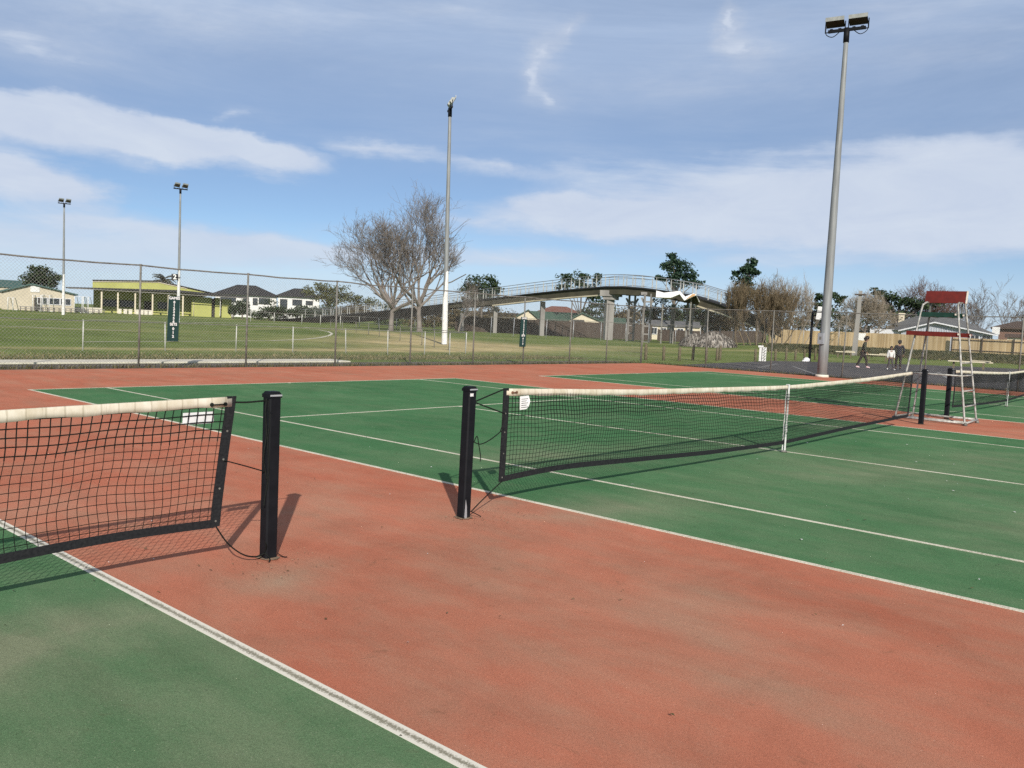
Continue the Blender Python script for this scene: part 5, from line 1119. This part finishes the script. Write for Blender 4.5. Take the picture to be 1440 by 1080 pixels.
def paling_fence(name, label, pts, h, m, posts=2.4, th=0.03, rail_front=False, grp=None, group=None):
    """pts: world plan points; boards with uneven tops in one panel mesh, posts and rails as parts"""
    rng = random.Random(int(pts[0][0]*10)); a = Vector((pts[0][0], pts[0][1], 0)); d = Vector((pts[-1][0], pts[-1][1], 0))-a; L = d.length; ang = math.atan2(d.y, d.x)
    t = thing(name, (a.x, a.y, 0), label, 'fence', group, rz=ang); dn = d.normalized()
    b = MB(); n = int(L*6.5)
    for i in range(n):
        x = (i+0.5)/6.5; g = terrain(a.x+dn.x*x, a.y+dn.y*x); hh = h+rng.uniform(-.03, .03); b.box((x, rng.uniform(-.006, .006), g+hh/2-0.02), (0.147, th, hh))
    b.build('palings', m, t, world=False)
    k = int(L/posts)
    sgn = 1 if rail_front else -1
    for i in range(k+1):
        x = i*posts; g = terrain(a.x+dn.x*x, a.y+dn.y*x); pb = MB(); pb.box((x, -sgn*0.075, g+h/2), (0.13, 0.10, h+0.1)); pb.build('post', M['timberdark'], t, world=False)
    for zz in (0.3, h-0.25):
        rb = MB()
        for i in range(k):
            x0, x1 = i*posts, (i+1)*posts; g0 = terrain(a.x+dn.x*x0, a.y+dn.y*x0); rb.bar((x0, -sgn*0.05, g0+zz), (x1, -sgn*0.05, terrain(a.x+dn.x*x1, a.y+dn.y*x1)+zz), 0.06, 0.09)
        rb.build('rail', M['timberdark'], t, world=False)
    return t
def P2(px, dist): d = ray(px, 470); a = math.atan2(d[0], d[1]); return (CAM[0]+dist*math.sin(a), CAM[1]+dist*math.cos(a))
paling_fence('paling_fence', 'long pale timber paling fence at the back right, behind the car park', [P2(1083, 122), P2(1338, 112)], 1.85, M['paling'])
paling_fence('paling_fence', 'pale timber paling fence with dark posts showing, at the right edge', [P2(1340, 111.5), P2(1475, 108)], 1.70, M['paling'], posts=3.3, rail_front=True)
paling_fence('paling_fence', 'dark brown paling fence on the grass below the cream houses', [P2(640, 136), P2(918, 124)], 2.3, M['timberdark'])
paling_fence('paling_fence', 'dark brown paling fence behind the grey mound below the bridge', [P2(925, 128), P2(1078, 124)], 1.7, M['timberdark'])
fp = [P2(x, 100+abs(x-880)*0.012) for x in (690, 722, 768, 806, 845, 880, 912, 950, 985, 1012, 1031, 1052, 1085, 1130, 1180)]
fence('chain_link_fence', 'far chain-link fence on thin posts crossing the grass under the bridge', 'fence', fp, 2.25, 0.035, mesh=False, pm='galv')
fq = [P2(x, 132+(x-400)*-0.05) for x in (352, 385, 424, 450, 478, 505, 532, 557, 583, 610)]
fence('chain_link_fence', 'far low fence of pale posts along the foot of the bridge ramp', 'fence', fq, 1.5, 0.05, mesh=False, pm='railwhite')

# grey house and neighbours, right
F = Frame(1315, 126); H = F.root('grey_house', 'house with slate grey roof and pale blue gable behind the timber fence', 'house')
ze = F.Z(1315, 470); b = MB()
b.prism([(F.X(1268), 0), (F.X(1397), 0), (F.X(1397), F.Z(1397, 470)), (F.X(1314), F.Z(1314, 455)), (F.X(1268), F.Z(1268, 465))], 'y', 0, 5); b.build('wall', M['lavender'], H, world=False)
b = MB(); b.box((F.X(1250), 4, F.Z(1250, 463)/2), (F.X(1290)-F.X(1236), 7, F.Z(1250, 463))); b.build('side_wall', M['fascia'], H, world=False)
b = MB(); b.prism([(F.X(1264), F.Z(1264, 466)), (F.X(1314), F.Z(1314, 454.4)), (F.X(1404), F.Z(1404, 473)), (F.X(1404), F.Z(1404, 471.4)), (F.X(1314), F.Z(1314, 452.5)), (F.X(1264), F.Z(1264, 464.2))], 'y', -0.7, 0.3); b.build('bargeboard', M['fascia'], H, world=False)
b = MB(); z1 = F.Z(1310, 441.5)
b.add([(F.X(1232), 2.0, F.Z(1232, 464)), (F.X(1268), -0.5, F.Z(1268, 464)), (F.X(1314), -0.5, F.Z(1314, 452.3)), (F.X(1404), -0.5, F.Z(1404, 471)), (F.X(1290), 7, z1), (F.X(1340), 7, z1), (F.X(1404), 13, F.Z(1404, 468)), (F.X(1236), 13, F.Z(1236, 462)), (F.X(1313), 4.0, F.Z(1313, 448))],
      [(0, 1, 8, 4), (1, 2, 8), (2, 3, 8), (8, 3, 5, 4), (3, 6, 5), (4, 5, 6, 7), (0, 4, 7)]); b.build('roof', M['roofgrey'], H, world=False)
b = MB(); b.box((F.X(1264.5), 6, F.Z(1264.5, 452)), (0.75, 0.75, 2.4)); b.box((F.X(1264.5), 6, F.Z(1264.5, 452)+1.22), (0.9, 0.9, 0.16)); b.build('chimney', M['cream'], H, world=False)
for x in (1372, 1388): window(H, F.X(x), F.Z(x, 476), 0.9, 0.8, -0.03)
gb = MB()
for k in range(22): x = 1275+k*3.6; gb.box((F.X(x), -0.03, (F.Z(x, 466)+F.Z(x, 466-0.5))/2), (0.05, 0.05, 0.9 if 1290 < x < 1345 else 0.4))
gb.build('battens', M['fascia'], H, world=False)
F = Frame(1425, 132); H = F.root('brown_roofed_house', 'brown roofed house with white porch panel at the right edge', 'house'); ze = F.Z(1425, 461)
b = MB(); b.box((F.X(1440), 5, ze/2), (F.X(1475)-F.X(1404), 9, ze)); b.build('wall', M['brick'], H, world=False); b = MB(); hip_roof(b, F.X(1400), F.X(1478), 0.5, 9.5, ze, F.Z(1425, 450), 0.6, 3); b.build('roof', M['roofbrown'], H, world=False)
b = MB(); b.box((F.X(1401), -0.1, F.Z(1401, 465)), (0.9, 0.12, 1.0)); b.build('porch_panel', M['white'], H, world=False)
F = Frame(1428, 120); t = F.root('garden_shed', 'small cream garden shed behind the timber fence at the right edge', 'shed'); b = MB(); b.box((0, 1, F.Z(1428, 474)/2), (1.5, 1.8, F.Z(1428, 474))); b.build('wall', M['cream'], t, world=False); b = MB(); gable_roof_x(b, -0.75, 0.75, 0.1, 1.9, F.Z(1428, 474), F.Z(1428, 471)); b.build('roof', M['roofbrown'], t, world=False)
F = Frame(1414, 116); t = F.root('caravan', 'low white caravan roof just above the timber fence near the right edge', 'caravan'); b = MB(); b.box((0, 1, F.Z(1414, 481)/2), (1.9, 1.8, F.Z(1414, 481))); b.box((0, 1, F.Z(1414, 478.5)-0.15), (1.7, 1.6, 0.35), taper=0.85); b.build('body', M['white'], t, world=False)
b = MB(); b.box((0, 0.08, F.Z(1414, 483)), (1.0, 0.05, 0.4)); b.build('window', M['glass'], t, world=False)
F = Frame(1205, 121.5); t = F.root('caravan', 'white round-roofed caravan showing above the timber fence behind the utility pole', 'caravan'); zt = F.Z(1205, 467)
b = MB(); a, c = F.X(1187), F.X(1223); b.prism([(a+0.4, 0.4), (c-0.3, 0.4), (c, zt-0.35), (c-0.5, zt-0.12), ((a+c)/2, zt+0.05), (a+0.7, zt-0.1), (a, zt-0.4)], 'y', 0.6, 2.6); b.build('body', M['white'], t, world=False)
b = MB(); b.box(((a+c)/2, 0.58, zt-0.75), (1.6, 0.05, 0.5)); b.build('window', M['glass'], t, world=False)
F = Frame(1212, 113); t = F.root('tarpaulin', 'white sheet hanging on the timber fence behind the walking person', 'sheet'); b = MB(); gz = F.Z(1212, 480)
b.prism([(-0.42, F.Z(1209, 478)), (0.30, F.Z(1213, 479)), (0.55, F.Z(1216, 468.5)), (-0.35, F.Z(1208, 468.5))], 'y', 0.0, 0.06); b.build('sheet', M['white'], t, world=False)

# utility pole
F = Frame(1204, 84); t = F.root('utility_pole', 'grey concrete utility pole behind the walking person', 'pole'); zt = F.Z(1211, 409); x1 = F.X(1206.6)
b = MB(); b.add([(-0.24, -0.2, -0.1), (0.24, -0.2, -0.1), (0.24, 0.2, -0.1), (-0.24, 0.2, -0.1), (x1-0.15, -0.13, zt), (x1+0.15, -0.13, zt), (x1+0.15, 0.13, zt), (x1-0.15, 0.13, zt)], [(3, 2, 1, 0), (4, 5, 6, 7), (0, 1, 5, 4), (1, 2, 6, 5), (2, 3, 7, 6), (3, 0, 4, 7)]); b.build('pole', M['concpier'], t, world=False)
b = MB(); b.bar((x1-0.5, -0.2, zt-0.35), (x1+0.5, -0.2, zt-0.35), 0.10, 0.12); b.build('crossarm', M['timberdark'], t, world=False)

# basketball hoop
F = Frame(1141.5, 58); t = F.root('basketball_hoop', 'black basketball post with white backboard half hidden by the right floodlight pole', 'basketball hoop')
b = MB(); zt = F.Z(1142, 438); b.tube([(0, 0, 0), (0, 0, zt)], 0.085, 10); b.tube([(0, 0, zt-0.3), (F.X(1155), -0.6, zt-0.15)], 0.05, 8); b.tube([(0, 0, zt), (F.X(1155), -0.6, zt+0.1)], 0.05, 8); b.build('post', M['black'], t, world=False)
xb = F.X(1156); z0, z1 = F.Z(1155, 449.5), F.Z(1155, 431.5)
bo = MB(); zz = z0+(z1-z0)*0.64
bo.prism([(xb-0.42, z0), (xb+0.42, z0-0.05), (xb+0.47, zz-0.06), (xb-0.36, zz-0.01)], 'y', -0.68, -0.64); bo.prism([(xb-0.36, zz+0.03), (xb+0.47, zz-0.02), (xb+0.5, z1-0.05), (xb-0.33, z1)], 'y', -0.68, -0.64); bd = bo.build('backboard', M['white'], t, world=False)
b = MB(); b.tube([(xb+0.12, -0.70, z0+0.08), (xb+0.28, -0.70, z0+0.40), (xb+0.42, -0.70, z0+0.48)], 0.035, 6); b.build('marking', M['black'], bd, world=False)
b = MB(); b.tube([(xb+0.05+0.23*math.cos(a), -0.95+0.23*math.sin(a), z0+0.05) for a in np.linspace(0, 6.283, 17)], 0.015, 6); b.build('rim', M['rust'], t, world=False)

# flip score stand by the car park
F = Frame(1074.5, 46); t = F.root('score_stand', 'white stand with a column of black-marked squares beyond the right-hand fence', 'score stand')
b = MB(); zt = F.Z(1073, 486); zb = F.Z(1073, 508); b.box((F.X(1071.8), 0, (zt+zb)/2), (0.12, 0.10, zt-zb)); b.box((F.X(1072), 0, zt-0.05), (0.26, 0.14, 0.10)); b.build('post', M['white'], t, world=False)
b = MB(); zq = F.Z(1077, 488.5); b.box((F.X(1077.3), 0.0, (zq+zb)/2), (0.20, 0.06, zq-zb)); pn = b.build('panel', M['white'], t, world=False)
b = MB()
for k in range(5): zc = zb+(zq-zb)*(k+0.5)/5; b.bar((F.X(1077.3)-0.05, -0.034, zc-0.05), (F.X(1077.3)+0.05, -0.034, zc+0.05), 0.03, 0.006, up=(0, 1, 0)); b.box((F.X(1077.3), -0.034, zc-0.075), (0.17, 0.006, 0.012))
b.build('marking', M['black'], pn, world=False)
b = MB(); b.box((F.X(1074.6), 0.05, (zq+zb)/2), (0.10, 0.04, zq-zb)); b.build('slot', M['black'], t, world=False)

# timber bollards along the car park edge
bl = [(908, 506), (933, 506.5), (955, 507), (974, 506.5), (993, 507), (1008, 507), (1012, 506), (1062, 508), (1090, 507.5), (1105, 507), (1118, 506.5), (1131, 506), (1146, 506)]
b = MB(); b.tube([(0, 0, -0.05), (0, 0, 0.60), (0, 0, 0.66)], [0.085, 0.08, 0.055], 8); bm = b.build('bollard', M['bollard'])
for i, (x, y) in enumerate(bl):
    o = bm if i == 0 else bm.copy()
    if i: COL.objects.link(o)
    q = ground_at(x, y, -0.02); o.location = (q[0], q[1], -0.03); o.scale = (1, 1, 1.15 if i % 3 else 1.3); o.rotation_euler = (0, R_((i*37 % 7)-3), 0)
    tag(o, 'short weathered timber bollard in the row between the grass and the car park', 'bollard', 'timber bollards by the car park')

# grey mound of dead fronds
F = Frame(994, 91); t = F.root('dead_flax_mound', 'grey ragged mound of dead fronds on the grass below the bridge', 'mound'); rng = np.random.default_rng(9)
b = MB(); nn = 20; mm = 10; vs = []; fs = []; rr = random.Random(2)
lobes = [(F.X(978), 1.6, 1.25), (F.X(1004), 2.3, 1.55), (F.X(1018), 1.4, 1.1)]
for (cx, rx, hz) in lobes: b.sphere((cx, 0, 0), (rx*0.9, rx*0.75, hz*0.92), 14, 6, 1.0, 0.0)
b.build('core', M['rock'], t, world=False)
Q = []
for k in range(2600):
    cx, rx, hz = lobes[k % 3]; a = rng.uniform(0, 6.283); u = rng.uniform(0.05, 1.0); th = u*math.pi/2
    p = np.array([cx+rx*math.cos(a)*math.cos(th), rx*0.85*math.sin(a)*math.cos(th), hz*math.sin(th)*rng.uniform(0.85, 1.12)])
    dn = np.array([math.cos(a)*0.5, math.sin(a)*0.5, -0.9+rng.normal()*0.4])*rng.uniform(0.2, 0.45); sd2 = np.array([-math.sin(a), math.cos(a), rng.normal()*0.3])*rng.uniform(0.03, 0.08)
    p[2] = max(p[2], 0.25); Q.append([p-sd2, p+sd2, p+dn+sd2*0.6, p+dn-sd2*0.6])
build_quads('fronds', np.array(Q), M['mound'], t, local=True)

# white bag and scraps
q = ground_at(1134, 509, 0.0); t = MB(); rr = random.Random(3)
b = MB(); b.sphere((0, 0, 0.10), (0.27, 0.2, 0.17), 14, 8); b.sphere((-0.28, 0.05, 0.05), (0.22, 0.12, 0.07), 10, 6); b.v = [(x+rr.uniform(-.02, .02), y+rr.uniform(-.02, .02), max(0.0, z+rr.uniform(-.02, .03))) for x, y, z in b.v]
o = b.build('plastic_bag', M['plastic'], at0=(q[0], q[1], 0.004)); tag(o, 'crumpled white plastic bag on the asphalt before the basketball post', 'bag')
for i, (x, y, d, w, lab) in enumerate(((1191, 495, 74, 1.5, 'pale weathered bench plank on the bank behind the right floodlight pole'), (1238, 499, 70, 1.8, 'pale fallen board on the bank right of the walking person'), (1368, 509, 62, 2.6, 'long pale fallen board on the grass behind the umpire chair'))):
    F = Frame(x, d); t = F.root('plank', lab, 'plank', 'pale boards on the bank'); z = max(0.12, F.Z(x, y))
    b = MB(); b.box((0, 0, z), (w, 0.35, 0.07), rz=0.2); b.box((w*0.25, 0.15, z+0.08), (w*0.4, 0.25, 0.06), rz=-0.3); b.build('board', M['flange'], t, world=False)
    for s in (-0.35, 0.3): b = MB(); b.box((w*s, 0, z/2-0.03), (0.12, 0.2, z)); b.build('support', M['bollard'], t, world=False)

# ------------------------------------------------------------------ people
def skin_mesh(name, verts, edges, radii, m, parent, levels=2):
    me = bpy.data.meshes.new(name); me.from_pydata(verts, edges, []); me.materials.append(m)
    o = bpy.data.objects.new(name, me); COL.objects.link(o); o.parent = parent
    md = o.modifiers.new('skin', 'SKIN'); md.use_smooth_shade = True
    for i, r in enumerate(radii):
        v = me.skin_vertices[0].data[i]; v.radius = (r, r) if isinstance(r, (int, float)) else r
    me.skin_vertices[0].data[0].use_root = True
    s = o.modifiers.new('sub', 'SUBSURF'); s.levels = levels; s.render_levels = levels
    return o
def person(root, H, J, mats, hair, coat_long=False, face=(1, 0)):
    """J: joints in local metres for a body of height H: pelvis, chest, neck, head, and per side shoulder, elbow, wrist, hip, knee, ankle, toe"""
    k = H/1.7; V = []; E = []; Rr = []
    def add(p, r, par=None):
        V.append(tuple(p)); Rr.append(r if not isinstance(r, (int, float)) else r); i = len(V)-1
        if par is not None: E.append((par, i))
        return i
    pel = add(J['pelvis'], (0.135*k, 0.105*k)); wai = add((Vector(J['pelvis'])+Vector(J['chest']))/2, (0.12*k, 0.09*k), pel); che = add(J['chest'], (0.145*k, 0.105*k), wai)
    nk = add(J['neck'], 0.052*k, che); jaw = add(Vector(J['neck']).lerp(Vector(J['head']), 0.45)+Vector((face[0], face[1], 0))*0.02*k, 0.062*k, nk); hd = add(J['head'], (0.075*k, 0.09*k), jaw); add(Vector(J['head'])+Vector((0, 0, 0.075*k)), 0.055*k, hd)
    add(Vector(J['head'])+Vector((face[0], face[1], -0.15)).normalized()*0.105*k, 0.012*k, hd)       # nose
    for s in ('l', 'r'):
        sh = add(J['sh'+s], 0.058*k, che); e = add(J['el'+s], 0.042*k, sh); w = add(J['wr'+s], 0.028*k, e)
        wd = (Vector(J['wr'+s])-Vector(J['el'+s])).normalized(); sd_ = wd.orthogonal().normalized()
        pm_ = add(Vector(J['wr'+s])+wd*0.07*k, (0.034*k, 0.02*k), w)
        for f in range(4):
            b0 = Vector(V[pm_])+sd_*(f-1.5)*0.019*k; f1 = add(b0+wd*0.035*k, 0.009*k, pm_); f2 = add(b0+wd*(0.06+0.006*(1.5-abs(f-1.5)))*k+Vector((face[0], face[1], 0))*0.012, 0.007*k, f1)
        th1 = add(Vector(J['wr'+s])+wd*0.035*k+sd_*0.045*k, 0.010*k, w); add(Vector(V[th1])+wd*0.04*k+sd_*0.01, 0.008*k, th1)
        hp = add(J['hp'+s], 0.085*k, pel); kn = add(J['kn'+s], 0.055*k, hp); an = add(J['an'+s], 0.036*k, kn); add(J['to'+s], 0.034*k, an)
    body = skin_mesh('body', V, E, Rr, M['skin'], root)
    # jacket
    V = []; E = []; Rr = []
    hem = Vector(J['pelvis'])+Vector((0, 0, -0.16*k if coat_long else -0.03*k))
    a = add(hem, (0.175*k, 0.14*k)); bb = add((Vector(J['pelvis'])+Vector(J['chest']))/2, (0.155*k, 0.125*k), a); c = add(J['chest'], (0.17*k, 0.135*k), bb); add(Vector(J['neck'])+Vector((0, 0, -0.02)), 0.075*k, c)
    for s in ('l', 'r'):
        sh = add(J['sh'+s], 0.078*k, c); e = add(J['el'+s], 0.060*k, sh); add(Vector(J['wr'+s])*0.97+Vector(J['el'+s])*0.03, 0.046*k, e)
    skin_mesh(mats.get('topname', 'jacket'), V, E, Rr, M[mats['top']], root)
    V = []; E = []; Rr = []
    a = add(Vector(J['pelvis'])+Vector((0, 0, 0.05*k)), (0.145*k, 0.115*k))
    for s in ('l', 'r'):
        hp = add(Vector(J['hp'+s])+Vector((0, 0, -0.04*k)), 0.10*k, a); kn = add(J['kn'+s], 0.073*k, hp); add(Vector(J['an'+s])+Vector((0, 0, 0.03*k)), 0.058*k, kn)
    skin_mesh('trousers', V, E, Rr, M[mats['legs']], root)
    for s in ('l', 'r'):
        V = []; E = []; Rr = []
        d = Vector(J['to'+s])-Vector(J['an'+s]); a = add(Vector(J['an'+s])+Vector((0, 0, -0.02*k))-d*0.25, 0.046*k); b_ = add(Vector(J['an'+s])+d*0.5+Vector((0, 0, -0.005)), 0.05*k, a); add(Vector(J['to'+s])+d*0.08, 0.038*k, b_)
        skin_mesh('shoe', V, E, Rr, M[mats['shoes']], root, 1)
    b = MB(); hc = Vector(J['head']); rr = random.Random(5)
    for (off_, r_) in hair: b.sphere(hc+Vector(off_)*k, r_*k if isinstance(r_, (int, float)) else tuple(q*k for q in r_), 12, 8)
    b.v = [(x+rr.gauss(0, .006), y+rr.gauss(0, .006), z+rr.gauss(0, .006)) for x, y, z in b.v]
    b.build('hair', M['hair'], root, world=False)
    fv = Vector((face[0], face[1], 0)).normalized(); sv = Vector((-fv.y, fv.x, 0))
    for s in (-1, 1): fe = MB(); fe.sphere(hc+fv*0.088*k+sv*s*0.032*k+Vector((0, 0, 0.005*k)), 0.011*k, 8, 5); fe.build('eye', M['hair'], root, world=False)
    mo = MB(); mo.bar(hc+fv*0.086*k-sv*0.022*k+Vector((0, 0, -0.075*k)), hc+fv*0.086*k+sv*0.022*k+Vector((0, 0, -0.075*k)), 0.012*k, 0.01*k); mo.build('mouth', M['rust'], root, world=False)
    for s in (-1, 1): ea = MB(); ea.sphere(hc+sv*s*0.082*k+Vector((0, 0, -0.01*k)), (0.014*k, 0.014*k, 0.03*k), 8, 5); ea.build('ear', M['skin'], root, world=False)
def pframe(px, py):
    q = ground_at(px, py, 0.004); return q
def standing(H, stride=0.0, lean=0.0, face='r', arm=0.0, w=1.0):
    """joints; local x is image right, y away. stride along facing direction"""
    k = H/1.7; fx, fy = {'r': (1, 0), 'a': (0, 1), 'c': (0, -1)}[face]; sx, sy = (-fy, fx)   # side axis
    def P(f, s, z): return Vector((fx*f+sx*s, fy*f+sy*s, z))*k
    J = dict(pelvis=P(0, 0, 0.90), chest=P(lean*0.6, 0, 1.27), neck=P(lean, 0, 1.44), head=P(lean*1.35+0.02, 0, 1.59))
    for s, sg in (('l', 1), ('r', -1)):
        st_ = stride*sg
        J['sh'+s] = P(lean*0.8, 0.185*w*sg, 1.38); J['el'+s] = P(lean*0.5-arm*0.3*sg-0.03, 0.235*w*sg, 1.10); J['wr'+s] = P(lean*0.5+0.06-arm*0.5*sg, 0.23*w*sg, 0.86)
        J['hp'+s] = P(0, 0.09*sg, 0.86); J['kn'+s] = P(st_*0.62+0.04, 0.10*sg, 0.48); J['an'+s] = P(st_-0.03, 0.10*sg, 0.085); J['to'+s] = P(st_+0.13, 0.115*sg, 0.04)
    return J, (fx, fy)
q = pframe(1212, 517.5); t = thing('person', tuple(q), 'person in dark olive jacket and black trousers walking right, curly black hair, pink-white shoes', 'person', None, rz=-R_(70))
J, fc = standing(1.72, 0.26, 0.10, 'r', 0.16)
person(t, 1.72, J, dict(top='jacketgreen', legs='pants', shoes='shoepink'), [((-0.02, 0, 0.06), 0.115), ((-0.07, 0, 0.02), 0.10), ((0.03, 0, 0.085), 0.095), ((-0.06, 0, -0.04), 0.07)], face=fc)
q = pframe(1251.5, 520); t = thing('person', tuple(q), 'small child in white top and grey leggings with long dark hair', 'person', None, rz=-R_(62))
J, fc = standing(1.26, 0.13, 0.0, 'c', 0.1)
J['anl'] += Vector((0.10, 0, 0)); J['tol'] += Vector((0.13, 0, 0)); J['anr'] += Vector((-0.05, 0, 0)); J['tor'] += Vector((-0.05, 0, 0))
person(t, 1.26, J, dict(top='shirt', legs='pantsgrey', shoes='white', topname='top'), [((0, 0.03, 0.06), 0.105), ((0, 0.05, -0.03), 0.10), ((-0.05, 0.05, -0.12), 0.07), ((-0.07, 0.04, -0.19), 0.06)], face=fc)
q = pframe(1262.5, 519.5); t = thing('person', tuple(q), 'adult in long black coat and black trousers seen from behind, beside the child', 'person', None, rz=-R_(62))
J, fc = standing(1.62, 0.10, 0.0, 'a', 0.08, 1.12)
person(t, 1.62, J, dict(top='coat', legs='pants', shoes='black', topname='coat'), [((0, -0.02, 0.055), (0.115, 0.11, 0.085)), ((0, -0.03, 0.0), 0.095)], coat_long=True, face=fc)

# ------------------------------------------------------------------ rough edges: weeds, tufts, litter
rng = np.random.default_rng(77)
def blades(n, xf, h, m, name, label_cat=None, wid=0.012):
    Q = np.zeros((n, 4, 3))
    for i in range(n):
        x, y, z = xf(i); hh = h*(0.4+rng.random()*0.9); a = rng.uniform(0, 6.283); w = wid*(0.6+rng.random()); lx, ly = rng.normal()*hh*0.45, rng.normal()*hh*0.45
        dx, dy = math.cos(a)*w, math.sin(a)*w
        Q[i] = [(x-dx, y-dy, z), (x+dx, y+dy, z), (x+lx+dx*0.25, y+ly+dy*0.25, z+hh), (x+lx-dx*0.25, y+ly-dy*0.25, z+hh)]
    return tag(build_quads(name, Q, M[m]), kind='stuff')
def fx1(i):
    u = rng.random(); 
    if u < 0.55: return (rng.uniform(-4, 28.6), 17.1+abs(rng.normal())*0.22-0.1, -0.02)
    return (28.75+abs(rng.normal())*0.12, rng.uniform(-6, 17), -0.02)
blades(5000, fx1, 0.10, 'weed', 'fence_weeds')
blades(26000, lambda i: (rng.uniform(-6, 29), 20.3+abs(rng.normal())*1.5, -0.03), 0.065, 'roughblade', 'rough_grass', wid=0.014)
blades(9000, lambda i: ((lambda x, y: (x, y, terrain(x, y)))(*P2(rng.uniform(1075, 1480), 84+abs(rng.normal())*9))), 0.13, 'weed', 'bank_grass', wid=0.04)
blades(9000, lambda i: ((lambda x, y: (x, y, terrain(x, y)))(*P2(rng.uniform(1080, 1480), 94+rng.normal()*5))), 0.17, 'bankblade', 'bank_grass', wid=0.05)
# tiny scraps lying on the turf
def fleck(n, m, name, xs, ys, s):
    Q = np.zeros((n, 4, 3))
    for i in range(n):
        x, y = rng.uniform(*xs), rng.uniform(*ys); a = rng.uniform(0, 6.28); L = s*(0.4+rng.random()*1.2); w = L*rng.uniform(0.15, 0.7); z = 0.011+rng.random()*0.006
        c, d = math.cos(a), math.sin(a); Q[i] = [(x+c*L, y+d*L, z), (x-d*w, y+c*w, z+0.004), (x-c*L, y-d*L, z), (x+d*w, y-c*w, z+0.002)]
    return tag(build_quads(name, Q, M[m]), kind='stuff')
fleck(70, 'paper', 'litter_scraps', (-5.6, 11), (-4.2, 4), 0.008)
fleck(360, 'weed', 'leaf_scraps', (-6, 10), (-4.4, 6), 0.010)
fleck(70, 'litter', 'leaf_scraps', (-3.1, -2.45), (-0.45, 0.1), 0.006)
fleck(120, 'litter', 'leaf_scraps', (-1.1, -0.4), (-0.4, 0.15), 0.006)
fleck(26, 'paper', 'litter_scraps', (0.5, 9), (-6, 1), 0.016)
